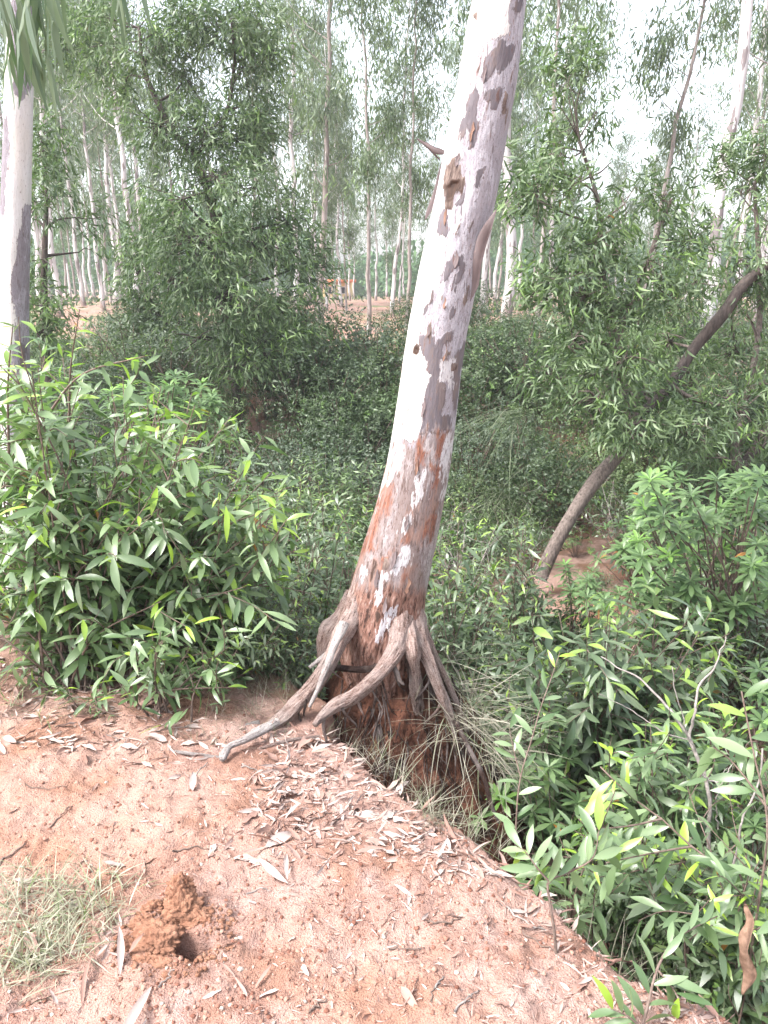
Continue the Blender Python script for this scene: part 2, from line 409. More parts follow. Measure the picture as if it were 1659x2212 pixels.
    c = mix(t, lip_shade('flight'), c, (0.16, 0.12, 0.11))
    c = mix(t, mask('fgrey'), c, grey)
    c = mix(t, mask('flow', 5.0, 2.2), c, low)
    c = mix(t, mask('fred', 7, 2.0), c, red)
    nF = noise_n(t, G, 62, 7, 0.72)
    base = mix(t, ramp(t, nF, [(0.40, g3(1)), (0.475, g3(0))]), base, (0.035, 0.018, 0.014))
    base = mix(t, ramp(t, nF, [(0.56, g3(0)), (0.66, g3(0.8))]), base, (0.34, 0.27, 0.245))
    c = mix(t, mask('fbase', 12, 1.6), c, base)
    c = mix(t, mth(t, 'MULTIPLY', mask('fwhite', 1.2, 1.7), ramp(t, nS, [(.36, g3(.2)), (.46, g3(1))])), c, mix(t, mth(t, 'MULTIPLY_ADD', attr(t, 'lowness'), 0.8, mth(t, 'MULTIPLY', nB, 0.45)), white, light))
    c = mix(t, lip_shade('fgrey'), c, (0.10, 0.07, 0.065))
    c = mix(t, mask('fbrown'), c, brown)
    c = mix(t, mask('fblack', 2, .8, 2.5), c, mix(t, nB, (0.015, 0.012, 0.012), (0.09, 0.05, 0.035)))
    hgt = mth(t, 'ADD', mth(t, 'MULTIPLY', mask('fgrey'), 0.25), mth(t, 'ADD', mth(t, 'MULTIPLY', nB, 0.5), mth(t, 'MULTIPLY', mth(t, 'MULTIPLY', nA, attr(t, 'lowness')), 1.6)))
    hgt = mth(t, 'ADD', hgt, mth(t, 'MULTIPLY', mask('flight'), -0.3))
    finish(m, t, c, 0.72, hgt, 0.8, 0.009, 0.25)
    return m
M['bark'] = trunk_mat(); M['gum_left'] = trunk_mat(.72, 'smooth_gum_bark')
def bark_simple(name, stops, scale=(14, 14, 3), k=1.0, bd=0.01, patch=None):
    m, t = mat_new(name); P = coord(t, 'Object', scale)
    n = noise_n(t, P, k, 5, 0.6); c = ramp(t, n, stops)
    if patch:
        pn = noise_n(t, coord(t, 'Object', patch[0]), 1, 4, 0.55); c = mix(t, ramp(t, pn, [(patch[1], g3(0)), (patch[1] + 0.015, g3(1))]), c, patch[2])
    if len(patch or ()) > 3:
        sx = t.nodes.new('ShaderNodeSeparateXYZ'); t.links.new(coord(t), sx.inputs[0])
        z = mth(t, 'ADD', sx.outputs[2], mth(t, 'MULTIPLY', n, 1.6))
        c = mix(t, ramp(t, mth(t, 'MULTIPLY', z, 0.25), [(patch[3] - 0.12, g3(1)), (patch[3], g3(0))]), c, patch[4])
    finish(m, t, c, 0.8, n, 0.5, bd, 0.2); return m
M['root'] = bark_simple('root_bark', [(0.30, (0.045, 0.026, 0.02)), (0.43, (0.14, 0.088, 0.072)), (0.58, (0.25, 0.18, 0.155)), (0.75, (0.36, 0.28, 0.25))], (75, 75, 75), 1.0, 0.012)
M['root_dark'] = bark_simple('damp_root', [(0.3, (0.018, 0.012, 0.01)), (0.7, (0.075, 0.045, 0.037))], (40, 40, 40), 1.0, 0.008)
M['root_pale'] = bark_simple('bleached_root', [(0.3, (0.13, 0.10, 0.09)), (0.6, (0.40, 0.365, 0.345))], (60, 60, 60), 1.0, 0.006)
M['gum'] = bark_simple('gum_bark', [(0.25, (0.28, 0.25, 0.245)), (0.5, (0.50, 0.475, 0.475)), (0.8, (0.60, 0.575, 0.57))], (5, 5, 1.0), 2.0, 0.01, ((6, 6, 1.2), 0.54, (0.19, 0.16, 0.16), 0.34, (0.17, 0.12, 0.10)))
M['gum_brown'] = bark_simple('gum_brown_bark', [(0.3, (0.14, 0.11, 0.10)), (0.7, (0.36, 0.315, 0.295))], (7, 7, 1.2), 2.0, 0.01, ((6, 6, 0.8), 0.60, (0.45, 0.42, 0.41)))
M['acacia_bark'] = bark_simple('acacia_bark', [(0.3, (0.03, 0.024, 0.021)), (0.7, (0.11, 0.085, 0.075))], (20, 20, 5), 2.0, 0.02)
M['acacia_pale'] = bark_simple('acacia_grey_bark', [(0.3, (0.05, 0.038, 0.033)), (0.7, (0.20, 0.16, 0.14))], (30, 30, 8), 2.0, 0.02)
M['twig'] = bark_simple('twig_bark', [(0.3, (0.09, 0.06, 0.05)), (0.7, (0.20, 0.15, 0.125))], (60, 60, 60), 1.0, 0.003)
M['twig_pale'] = bark_simple('bare_stem_bark', [(0.3, (0.15, 0.13, 0.12)), (0.7, (0.32, 0.285, 0.265))], (60, 60, 60), 1.0, 0.003)
def fibre(name, stops, ka=3.2, kl=16):
    m, t = mat_new(name); cx = t.nodes.new('ShaderNodeCombineXYZ')
    for i, (k, sc_) in enumerate((('ra', ka), ('rb', ka), ('rc', kl))): t.links.new(mth(t, 'MULTIPLY', attr(t, k), sc_), cx.inputs[i])
    n = noise_n(t, cx.outputs[0], 1.6, 7, 0.68); n2 = noise_n(t, coord(t), 170, 4, 0.6); n3 = noise_n(t, coord(t), 14, 3)
    f = mth(t, 'ADD', mth(t, 'MULTIPLY', n, .68), mth(t, 'MULTIPLY', n2, .32))
    c = ramp(t, f, stops); c = mix(t, ramp(t, n3, [(.45, g3(0)), (.7, g3(.6))]), c, (0.30, 0.255, 0.24))
    c = mix(t, ramp(t, f, [(.36, g3(1)), (.44, g3(0))]), c, (.035, .02, .016))
    finish(m, t, c, .85, f, 1.0, .018, .15); return m
M['root'] = fibre('root_bark', [(0.36, (0.07, 0.042, 0.034)), (0.46, (0.18, 0.118, 0.10)), (0.54, (0.29, 0.215, 0.19)), (0.65, (0.42, 0.34, 0.315))])
M['root_dark'] = fibre('damp_root', [(0.38, (0.014, 0.010, 0.009)), (0.6, (0.075, 0.045, 0.037))])
M['root_pale'] = fibre('bleached_root', [(0.36, (0.16, 0.125, 0.11)), (0.48, (0.38, 0.335, 0.32)), (0.60, (0.52, 0.49, 0.475))])
M['flake_brown'] = bark_simple('brown_loose_bark', [(0.3, (0.10, 0.05, 0.035)), (0.7, (0.26, 0.16, 0.12))], (40, 40, 12), 1.0, 0.004)
M['dead_leaf'] = bark_simple('dead_brown_leaf', [(0.3, (0.13, 0.075, 0.05)), (0.7, (0.30, 0.19, 0.135))], (60, 60, 60), 1.0, 0.004)
M['flake'] = bark_simple('loose_bark', [(0.3, (0.10, 0.075, 0.075)), (0.7, (0.18, 0.145, 0.145))], (20, 20, 8), 1.0, 0.004)

# ------------------------------------------------------------------ terrain
edge_px = [(690, 1560), (800, 1642), (900, 1715), (1000, 1795), (1100, 1850), (1200, 1915), (1330, 2062), (1480, 2140), (1659, 2205)]
edge_w = [tuple(on_z(u, v)[:2]) for u, v in edge_px]
LEDGE = [(-60, -40), (-60, 9), (-12, 7.5), (-4, 5.6), (-1.9, 4.3), (-0.9, 3.45), (-0.42, 2.95), (-0.22, 2.72)] + edge_w + [(1.6, 0.9), (3.2, 0.2), (8, -2), (60, -6), (60, -40)]
HOLE = on_z(405, 2052)[:2]
def terrain(x, y, detail=True):
    x = np.asarray(x, float); y = np.asarray(y, float)
    d = poly_sd(x + 0.03 * fbm(x * 6, y * 6, 0, 3, 2), y + 0.03 * fbm(x * 6, y * 6, 4, 5, 2), LEDGE)
    floor_ = -1.0 - 0.25 * sstep(3, 7, y) + 0.10 * fbm(x * .7, y * .7, 0, 8, 3)
    bx = y + 0.10 * x + 0.7 * vnoise(x * .35, 0, 0, 21)
    tb = sstep(8.3, 13.6, bx)
    far = 0.42 - 1.2 * sstep(58, 90, y) + 0.16 * sstep(16, 60, y) * fbm(x * .06, y * .06, 0, 31, 2)
    out = floor_ + (far - floor_) * tb
    out = np.where(d > 0, out * (1 - np.exp(-np.maximum(d, 0) / 0.33)), 0)
    left_far = sstep(5, 12, y) * (x < -5)
    h = out - 0.035 * np.exp(-np.abs(d) / 0.12)
    if detail:
        near = np.exp(-np.maximum(np.hypot(x, y - 2) - 2.5, 0) / 2)
        h = h + 0.018 * fbm(x * 2.2, y * 2.2, 0, 41, 3) + near * (0.010 * fbm(x * 13, y * 13, 0, 51, 3, .6) + 0.006 * np.maximum(fbm(x * 42, y * 42, 0, 61, 3, .6), -.3))
        hx, hy = HOLE
        q = np.hypot((x - hx) * 0.75, (y - hy) * 1.15) + 0.012 * vnoise(x * 30, y * 30, 0, 71)
        h = h - 0.17 * (1 - sstep(0.026, 0.052, q))
        # spill of dug soil: low swells
        for (u, v, r, a) in ((430, 1985, .13, .02), (330, 2080, .12, .018), (420, 1770, .12, .02), (640, 1890, .14, .016), (250, 1850, .2, .012)):
            c = on_z(u, v)[:2]; h = h + a * np.exp(-((x - c[0]) ** 2 + (y - c[1]) ** 2) / (r * r)) * (1 + 0.5 * fbm(x * 18, y * 18, 0, 81, 2))
    return h
def axis(lo, hi, a, b, step, g1, g2):
    mid = np.arange(a, b, step)
    L = [a]; s = step
    while L[-1] > lo: s *= g1; L.append(L[-1] - s)
    R = [mid[-1]]; s = step
    while R[-1] < hi: s *= g2; R.append(R[-1] + s)
    return np.concatenate([np.array(L[1:])[::-1], mid, np.array(R[1:])])
xs = axis(-160, 160, -1.45, 1.45, 0.0095, 1.075, 1.075)
ys = axis(-28, 220, 1.15, 3.3, 0.0095, 1.14, 1.033)
GX, GY = np.meshgrid(xs, ys)
H = terrain(GX, GY)
dl = poly_sd(GX, GY, LEDGE)
mould_shade = np.clip(sstep(0.05, 0.5, dl), 0, 1) * (1 - sstep(13, 16, GY)) * (0.75 + 0.35 * fbm(GX * 1.5, GY * 1.5, 0, 91, 3))
shade_l = np.clip(1 - poly_sd(GX, GY, [(-4, 3.0), (-0.55, 2.75), (-0.4, 3.2), (-4, 6)]) / 0.2, 0, 1) * (dl < 0) * 0.45  # soil colour darkened under the left shrub to stand for its shade
green = sstep(13, 15, GY)
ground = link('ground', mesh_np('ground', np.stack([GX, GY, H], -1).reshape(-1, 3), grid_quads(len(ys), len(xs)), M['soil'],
    {'mould_shade': np.clip(np.maximum(mould_shade, shade_l), 0, 1), 'green': green}))
tag(ground, 'red laterite ground with a ledge, a gully and a far plateau', kind='structure')

# soil pedestal under the leaning tree
TY = 2.85
TB = at(838, 1425, TY)
def soil_mound():
    nz, na = 150, 200
    zz = np.linspace(0.16, -1.15, nz); aa = np.linspace(0, 2 * math.pi, na, endpoint=False)
    Z, A = np.meshgrid(zz, aa, indexing='ij')
    t = (0.16 - Z)
    R = 0.06 + 0.10 * sstep(0, 0.06, t) + 0.42 * (t / 1.0) ** 0.9
    R = R * (1 + 0.10 * vnoise(np.cos(A) * 1.5, np.sin(A) * 1.5, Z * 2, 5))
    R = R + 0.028 * fbm(np.cos(A) * 5, np.sin(A) * 5, Z * 7, 9, 4, .6) + 0.010 * vnoise(np.cos(A) * 16, np.sin(A) * 16, Z * 5, 13)
    # hollow under the root crown on the camera side
    R = R - 0.045 * np.exp(-((Z - 0.03) / 0.05) ** 2) * (0.5 + 0.5 * np.cos(A + math.pi / 2))
    R = np.maximum(R, 0.02)
    cx = TB[0] + 0.015 + 0.04 * t; cy = TY + 0.03
    V = np.stack([cx + R * np.cos(A), cy + R * np.sin(A) * 0.9, Z], -1).reshape(-1, 3)
    i, j = np.meshgrid(np.arange(nz - 1), np.arange(na), indexing='ij')
    Q = np.stack([i * na + j, (i + 1) * na + j, (i + 1) * na + (j + 1) % na, i * na + (j + 1) % na], -1).reshape(-1, 4)
    top = np.array([[k, k + 1, na - 2 - k, na - 1 - k] for k in range(na // 2 - 1)])
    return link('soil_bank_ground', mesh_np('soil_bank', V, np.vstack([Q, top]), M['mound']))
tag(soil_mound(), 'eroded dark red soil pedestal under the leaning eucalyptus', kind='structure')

# ------------------------------------------------------------------ the leaning eucalyptus
zA = lambda L: [(846.8 + x * .1875, y * .1875) for x, y in L]
zB = lambda L: [(846.8 + x * .1875, 380 + y * .1875) for x, y in L]
zC = lambda L: [(743 + x * .1875, 777.8 + y * .1875) for x, y in L]
zD = lambda L: [(691 + x * .1875, 1123 + y * .1875) for x, y in L]
LIGHT = [zA([(1390, -900), (1380, 0), (1350, 120), (1340, 360), (1110, 480), (1010, 600), (985, 850), (905, 940), (910, 1080), (865, 1290), (790, 1400), (765, 1650), (820, 1760), (790, 1850), (650, 1850), (600, 2000)])
    + zB([(600, 270), (640, 380), (570, 400), (510, 650), (630, 690), (610, 900), (630, 980), (590, 1130), (460, 1240), (440, 1450), (360, 1620), (370, 1780), (320, 1870), (330, 2000), (400, 2100), (420, 2200)])
    + zC([(970, 20), (970, 120), (1015, 180), (950, 300), (910, 480), (930, 620), (860, 850), (790, 940), (640, 920), (590, 960), (560, 1150), (440, 1600), (200, 2200), (1600, 2200), (1500, 0)]) + [(1200, 0), (1200, -170)]]
GREY = [zA([(1210, 330), (1230, 400), (1260, 440), (1300, 450), (1330, 375), (1345, 450), (1330, 520), (1360, 500), (1400, 540), (1395, 620), (1350, 720), (1300, 800), (1240, 840), (1225, 800), (1190, 760), (1170, 830), (1130, 900), (1090, 940), (1045, 890), (1080, 760), (1090, 670), (1150, 620), (1200, 520), (1225, 440)]),
    zA([(985, 1000), (1005, 1050), (1000, 1250), (975, 1400), (965, 1560), (935, 1690), (890, 1710), (905, 1560), (880, 1440), (830, 1600), (770, 1650), (780, 1500), (800, 1390), (860, 1300), (870, 1180), (910, 1100)]),
    zA([(1090, 1040), (1290, 1010), (1240, 1100), (1190, 1250), (1150, 1260), (1140, 1150), (1080, 1150)]),
    zA([(1480, -300), (1520, 0), (1500, 120), (1440, 160), (1400, 100), (1440, 0)]),
    zA([(960, 1960), (1090, 1910), (1040, 2010), (1000, 2170), (940, 2150)]),
    zB([(600, 395), (630, 460), (635, 690), (570, 690), (520, 640), (550, 480)]), zB([(945, 460), (935, 560), (890, 640), (880, 600)]),
    zB([(850, 150), (830, 280), (790, 340), (720, 330), (800, 260)]),
    zB([(810, 890), (820, 970), (850, 1030), (830, 1130), (800, 1200), (740, 1260), (720, 1340), (700, 1280), (730, 1180), (780, 1090), (760, 1050), (700, 1050), (660, 1130), (650, 1220), (590, 1200), (630, 1060), (640, 1000), (700, 960)]),
    zB([(700, 1500), (710, 1590), (680, 1660), (655, 1640), (670, 1560)]), zB([(455, 1300), (440, 1450), (370, 1600), (355, 1600), (440, 1430), (440, 1330)]),
    zB([(650, 1790), (690, 1810), (680, 1880), (640, 1900), (590, 2000), (570, 2212), (420, 2212), (400, 2100), (340, 2000), (320, 1860), (400, 1830), (470, 1850), (480, 1930), (500, 1970), (530, 1890), (590, 1830)]),
    zB([(860, 1900), (820, 2212), (710, 2212), (740, 2050)]),
    zC([(970, 0), (1140, 0), (1110, 240), (1190, 280), (1160, 420), (1150, 520), (1130, 620), (1240, 620), (1250, 760), (1200, 820), (860, 850), (930, 620), (910, 480), (950, 300), (1015, 180), (970, 120)]),
    zC([(1250, 50), (1350, 0), (1320, 300), (1280, 650), (1240, 600), (1250, 300)])]
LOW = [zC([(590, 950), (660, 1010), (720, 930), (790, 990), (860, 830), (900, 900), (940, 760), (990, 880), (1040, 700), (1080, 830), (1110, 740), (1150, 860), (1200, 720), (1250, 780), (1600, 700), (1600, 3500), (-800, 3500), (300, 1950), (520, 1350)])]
RED = [zC([(820, 850), (870, 870), (890, 920), (870, 1040), (940, 1050), (980, 1060), (900, 1250), (860, 1150), (830, 1000), (800, 940)]),
    zC([(1100, 820), (1200, 840), (1190, 920), (1140, 1020), (1130, 1100), (1080, 1150), (1080, 1000)]),
    zC([(1010, 1220), (1120, 1210), (1110, 1350), (1060, 1550), (1050, 1700), (980, 1750), (1000, 1550), (1040, 1400)]),
    zC([(910, 1780), (1060, 1780), (1020, 1900), (1000, 2040), (920, 2120), (600, 2120), (640, 2050), (750, 1950), (900, 1900)]),
    zC([(500, 1180), (570, 1200), (520, 1330), (540, 1450), (520, 1650), (480, 1750), (400, 1900), (330, 2200), (200, 2200), (400, 1500)]),
    zC([(820, 1650), (850, 1660), (800, 1780), (760, 1800)]),
    zD([(700, 440), (790, 430), (740, 560), (690, 740), (640, 870), (540, 880), (530, 760), (600, 560), (640, 460)]),
    zD([(840, 310), (900, 300), (880, 400), (800, 430), (780, 380)]),
    zD([(980, 560), (1060, 540), (1040, 640), (960, 700)]),
    zD([(560, 200), (430, 600), (350, 980), (250, 1300), (200, 1000), (400, 300)])]
BASE = [[(560, 1285), (700, 1275), (780, 1268), (860, 1262), (905, 1280), (1000, 1270), (1000, 1600), (560, 1600)]]
WHITE = [zC([(880, 1290), (930, 1250), (955, 1260), (930, 1450), (930, 1540), (880, 1620), (800, 1700), (800, 1540), (840, 1480), (830, 1400)]),
    zC([(770, 1800), (750, 1900), (690, 2000), (640, 2030), (660, 1930), (720, 1840)]),
    zC([(640, 970), (680, 1040), (700, 1130), (650, 1220), (600, 1230), (530, 1360), (500, 1440), (560, 1200), (580, 1100)]),
    zC([(1260, 780), (1260, 1000), (1225, 1200), (1180, 1500), (1130, 1610), (1120, 1400), (1140, 1100), (1180, 900)]),
    zC([(1130, 0), (1270, 0), (1250, 260), (1210, 360), (1190, 280), (1110, 240)]),
    zD([(1080, 280), (1070, 380), (1020, 500), (940, 540), (880, 620), (840, 600), (870, 520), (940, 420), (950, 320)]),
    zD([(770, 640), (720, 740), (720, 860), (680, 960), (640, 1010), (620, 960), (660, 800), (700, 660), (720, 600)]),
    zD([(870, 1000), (870, 1110), (820, 1180), (750, 1270), (700, 1350), (660, 1420), (640, 1380), (690, 1230), (740, 1100), (820, 1010)]),
    zD([(520, 560), (540, 640), (520, 720), (470, 700), (490, 560)])]
BROWN = [zA([(740, 1760), (790, 1900), (790, 2040), (830, 2100), (800, 2212), (610, 2212), (595, 2060), (640, 1900), (690, 1840)]),
    zB([(600, 0), (830, 30), (820, 100), (740, 160), (720, 240), (680, 380), (610, 370), (600, 100)]),
    zA([(1290, 1040), (1350, 1090), (1330, 1280), (1300, 1400), (1270, 1290)]), zA([(945, 150), (975, 160), (960, 200), (940, 210)]),
    zB([(500, 1310), (505, 1400), (470, 1450), (460, 1370)]), zB([(600, 1340), (580, 1470), (555, 1440), (560, 1370)]), zB([(640, 1430), (640, 1540), (590, 1520)]),
    zB([(880, 1270), (870, 1430), (830, 1500), (810, 1440), (840, 1290)]), zB([(445, 1700), (410, 1740), (405, 1820), (440, 1860), (455, 1800)]),
    zB([(280, 1940), (330, 1990), (300, 2060), (240, 2040), (245, 1970)]), zB([(620, 2020), (660, 2030), (640, 2140), (610, 2110)]),
    zB([(790, 560), (770, 690), (725, 680), (740, 600)]), zC([(1250, 60), (1310, 40), (1290, 120), (1250, 120)]), zC([(880, 1320), (890, 1370), (870, 1370)]),
    zD([(750, 440), (790, 500), (770, 580), (720, 560)]), zD([(1160, 590), (1185, 610), (1170, 650), (1150, 630)])]
BLACK = [zB([(690, 60), (780, 60), (745, 170), (700, 260), (650, 270), (630, 130)]), zD([(640, 480), (660, 520), (620, 640), (600, 700), (600, 600)]), zD([(655, 1070), (680, 1110), (650, 1160)]),
    zB([(285, 1970), (310, 2000), (290, 2030), (265, 2010)])]
axis_px = [(-700, 1180, 92), (-300, 1126, 104), (0, 1078, 117), (175, 1053, 127), (300, 1029, 127), (400, 1012, 128), (500, 990, 129), (600, 967, 129), (742, 940, 126), (860, 925, 129), (1000, 905, 136), (1100, 885, 142), (1200, 858, 155), (1300, 834, 165), (1380, 826, 178), (1430, 826, 172), (1480, 830, 130)]
def main_tree():
    root = empty('eucalyptus_tree', TB, 'large leaning eucalyptus with peeling white and grey bark, roots gripping a soil bank', 'tree')
    o0 = np.array(TB)
    v = np.array([a[0] for a in axis_px], float); uc = np.array([a[1] for a in axis_px], float); wd = np.array([a[2] for a in axis_px], float)
    vv = np.concatenate([np.linspace(1480, -60, 560), np.linspace(-75, -700, 60)])
    order = np.argsort(v); u_ = np.interp(vv, v[order], uc[order]); w_ = np.interp(vv, v[order], wd[order])
    k = np.ones(25) / 25; pad = lambda a: np.convolve(np.r_[np.full(12, a[0]), a, np.full(12, a[-1])], k, 'valid')
    u_, w_ = pad(u_), pad(w_)
    C = at(u_, vv, TY); _, _, dep = project(C); R = w_ / 2 * dep / FPX
    seg = 176
    T = unit(np.gradient(C, axis=0)); a = np.linspace(0, 2 * math.pi, seg, endpoint=False)
    Nn = unit(np.cross(T, np.array([0, 1.0, 0]))); B = np.cross(T, Nn)
    z = C[:, 2][:, None]
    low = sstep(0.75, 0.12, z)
    ca, sa = np.cos(a)[None], np.sin(a)[None]
    rr = R[:, None] * (1 + 0.012 * vnoise(ca * 2, sa * 2, z * 4, 3) + 0.006 * vnoise(ca * 9, sa * 9, z * 16, 4) * (1 + 2 * low))
    rr = rr * (1 + low * (0.05 * fbm(ca * 4, sa * 4, z * 2.5, 6, 3) + 0.03 * np.sin(5 * a + 1.2)[None]))
    rr = rr * (1 + sstep(0.30, 0.1, z) * 0.10 * fbm(ca * 5, sa * 5, z * 6, 16, 3))
    V = C[:, None] + rr[..., None] * (ca[..., None] * Nn[:, None] + sa[..., None] * B[:, None])
    Vf = V.reshape(-1, 3)
    U2, V2, _ = project(Vf)
    def field(polys, clip=14):
        f = np.full(len(Vf), -99.0)
        for p in polys: f = np.maximum(f, -poly_sd(U2, V2, p))
        return np.clip(f, -clip, clip)
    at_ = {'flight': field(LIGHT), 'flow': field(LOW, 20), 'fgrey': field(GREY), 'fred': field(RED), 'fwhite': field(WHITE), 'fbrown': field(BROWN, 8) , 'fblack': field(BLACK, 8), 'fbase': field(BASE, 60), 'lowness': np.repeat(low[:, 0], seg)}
    # thin raised plates where the flakes are, hollows at the scars
    nrm = (V - C[:, None]); nrm = unit(nrm).reshape(-1, 3)
    Vf = Vf + nrm * (0.0007 * sstep(-1, 1, at_['fgrey']) + 0.003 * sstep(-2, 3, at_['fbrown']) - 0.007 * sstep(-1, 5, at_['fblack']) * (V2 < 800))[:, None]
    i, j = np.meshgrid(np.arange(len(vv) - 1), np.arange(seg), indexing='ij')
    Q = np.stack([i * seg + j, i * seg + (j + 1) % seg, (i + 1) * seg + (j + 1) % seg, (i + 1) * seg + j], -1).reshape(-1, 4)
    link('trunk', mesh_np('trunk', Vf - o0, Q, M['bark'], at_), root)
    # crown high above the picture
    top = C[-1]
    mb = MB(); lm = MB()
    tips = []
    for q in range(9):
        a_ = q * 2.4; s = top - np.array([0.2, 0, 0.1 * q]); e = top + np.array([math.cos(a_) * 1.6, math.sin(a_) * 1.6, 1.2 + 0.4 * q])
        P = resample([s, s * .5 + e * .5 + [0, 0, .3], e], 10); mb.add(*tube(P, np.linspace(0.035, .01, 10), 6)); tips.append(e)
    link('branch', mb.mesh('branch', M['gum']), root).location = -o0
    return root, C, R
TREE, TC, TR = main_tree()
o0 = np.array(TB)
def px(u, v, Y): return at(u, v, Y)
def root_part(pts, mat, name='root', rough=0.16, seed=0, n=60, seg=20, label=None, freq=40):
    P = np.array([list(at(u, v, Y)) + [w_ / 2 * project(at(u, v, Y))[2] / FPX] for u, v, Y, w_ in pts])
    P = resample(P, n)
    seg += 8; V, Q = tube(P[:, :3] - o0, P[:, 3] * .86, seg, rough, seed, freq=freq)
    na = len(P); aa = np.tile(np.linspace(0, 2 * math.pi, seg, endpoint=False), na); ll_ = np.repeat(np.arange(na) / na, seg); cc = np.repeat(P[:, :3] - o0, seg, 0)
    V = cc + (V - cc) * (1 + 0.11 * vnoise(np.cos(aa) * 4.5, np.sin(aa) * 4.5, ll_ * 9, seed + 50) + 0.07 * vnoise(np.cos(aa) * 9, np.sin(aa) * 9, ll_ * 30, seed + 60))[:, None]
    Lr = np.r_[0, np.cumsum(np.linalg.norm(np.diff(P[:, :3], axis=0), axis=1))]
    me = mesh_np(name, V, Q, mat, {'ra': np.cos(aa), 'rb': np.sin(aa), 'rc': np.repeat(Lr, seg)}); o = link(name, me, TREE)
    if label: o['label'] = label
    return o
root_part([(800, 1215, 2.86, 50), (784, 1270, 2.83, 56), (764, 1325, 2.78, 56), (738, 1374, 2.71, 48), (712, 1430, 2.64, 40), (680, 1478, 2.62, 38), (645, 1515, 2.60, 40), (610, 1550, 2.56, 38), (575, 1578, 2.52, 30), (525, 1596, 2.50, 22), (450, 1612, 2.50, 13)], M['root'], seed=1, label='thick root running down to the ground on the left')
root_part([(600, 1558, 2.50, 22), (560, 1580, 2.44, 24), (525, 1600, 2.38, 18), (497, 1612, 2.35, 15), (483, 1632, 2.30, 22), (480, 1642, 2.28, 12)], M['root_pale'], seed=2, n=30, seg=12, label='bleached broken root end')
root_part([(745, 1345, 2.66, 26), (722, 1395, 2.60, 20), (705, 1440, 2.56, 16), (688, 1485, 2.54, 13), (668, 1528, 2.50, 8)], M['root_pale'], seed=3, n=36, seg=12)
root_part([(715, 1405, 2.66, 12), (690, 1425, 2.66, 11), (668, 1442, 2.64, 8)], M['root_pale'], seed=4, n=20, seg=10)
root_part([(872, 1240, 2.86, 44), (870, 1300, 2.79, 60), (864, 1362, 2.715, 56), (852, 1410, 2.64, 44), (826, 1448, 2.57, 38), (795, 1478, 2.53, 36), (760, 1505, 2.50, 36), (722, 1525, 2.47, 32), (695, 1548, 2.44, 22), (680, 1566, 2.40, 14)], M['root'], seed=5, label='big root arching across the front of the soil bank')
root_part([(885, 1270, 2.85, 50), (895, 1335, 2.78, 52), (907, 1388, 2.73, 44), (930, 1440, 2.68, 30), (950, 1490, 2.66, 28), (968, 1535, 2.66, 24), (977, 1565, 2.66, 14)], M['root'], seed=6, label='root reaching down on the right')
root_part([(895, 1290, 2.86, 30), (910, 1350, 2.82, 26), (932, 1400, 2.78, 20), (955, 1450, 2.76, 15), (978, 1500, 2.74, 14), (1010, 1580, 2.72, 11)], M['root'], seed=7, n=36, seg=12)
root_part([(880, 1300, 2.84, 40), (884, 1365, 2.72, 46), (889, 1405, 2.66, 42), (893, 1440, 2.66, 30), (900, 1490, 2.68, 32), (904, 1540, 2.70, 24)], M['root'], seed=8, label='stubby knotted root under the trunk')
root_part([(930, 1470, 2.74, 14), (934, 1520, 2.74, 16), (936, 1560, 2.74, 10)], M['root_dark'], seed=9, n=24, seg=10)
root_part([(700, 1438, 2.74, 14), (745, 1444, 2.68, 16), (790, 1446, 2.66, 16), (830, 1436, 2.68, 16)], M['root_dark'], seed=10, n=30, seg=12, label='dark damp root lying across the hollow')
root_part([(845, 1432, 2.62, 16), (857, 1452, 2.59, 12), (864, 1470, 2.57, 10), (874, 1480, 2.56, 5)], M['root_dark'], seed=11, n=20, seg=10, label='dark broken root stub')
root_part([(985, 1560, 2.6, 12), (1010, 1610, 2.5, 10), (1045, 1680, 2.42, 12), (1060, 1735, 2.38, 12), (1078, 1778, 2.36, 7)], M['root_dark'], seed=12, n=40, seg=10)
root_part([(765, 1280, 2.9, 40), (738, 1330, 2.87, 44), (715, 1365, 2.86, 56), (702, 1400, 2.86, 40), (700, 1440, 2.88, 30)], M['root'], seed=13, n=30, seg=14, label='lumpy root behind the left root')
root_part([(690, 1590, 2.42, 6), (620, 1600, 2.40, 9), (560, 1618, 2.36, 7)], M['root'], seed=14, n=20, seg=8)
root_part([(490, 1640, 2.34, 9), (440, 1632, 2.34, 9), (365, 1622, 2.36, 7)], M['root_pale'], seed=15, n=20, seg=8)
root_part([(440, 1590, 2.5, 10), (500, 1575, 2.52, 10), (560, 1560, 2.56, 12)], M['root_pale'], seed=16, n=20, seg=8)
# side rootlets forking off the big roots into the soil
gr_ = np.random.default_rng(909)
for k, (u, v, Y) in enumerate(((770, 1500, 2.50), (735, 1520, 2.46), (820, 1455, 2.56), (700, 1545, 2.44), (660, 1500, 2.58), (640, 1520, 2.58), (600, 1560, 2.54), (560, 1585, 2.5), (935, 1450, 2.67), (955, 1505, 2.65), (905, 1480, 2.66), (880, 1420, 2.64), (700, 1430, 2.6), (520, 1598, 2.46), (845, 1425, 2.6), (975, 1555, 2.63))):
    du = gr_.uniform(-45, 45); dv = gr_.uniform(35, 100); w0 = gr_.uniform(6, 11)
    root_part([(u, v, Y + .01, w0), (u + du * .3, v + dv * .4, Y + .0, w0 * .8), (u + du * .8 + gr_.uniform(-12, 12), v + dv * .8, Y + gr_.uniform(-.02, .04), w0 * .5), (u + du, v + dv, Y + .06, 1.5)], M['root_dark' if k % 3 else 'root'], 'rootlet', seed=30 + k, n=20, seg=2)
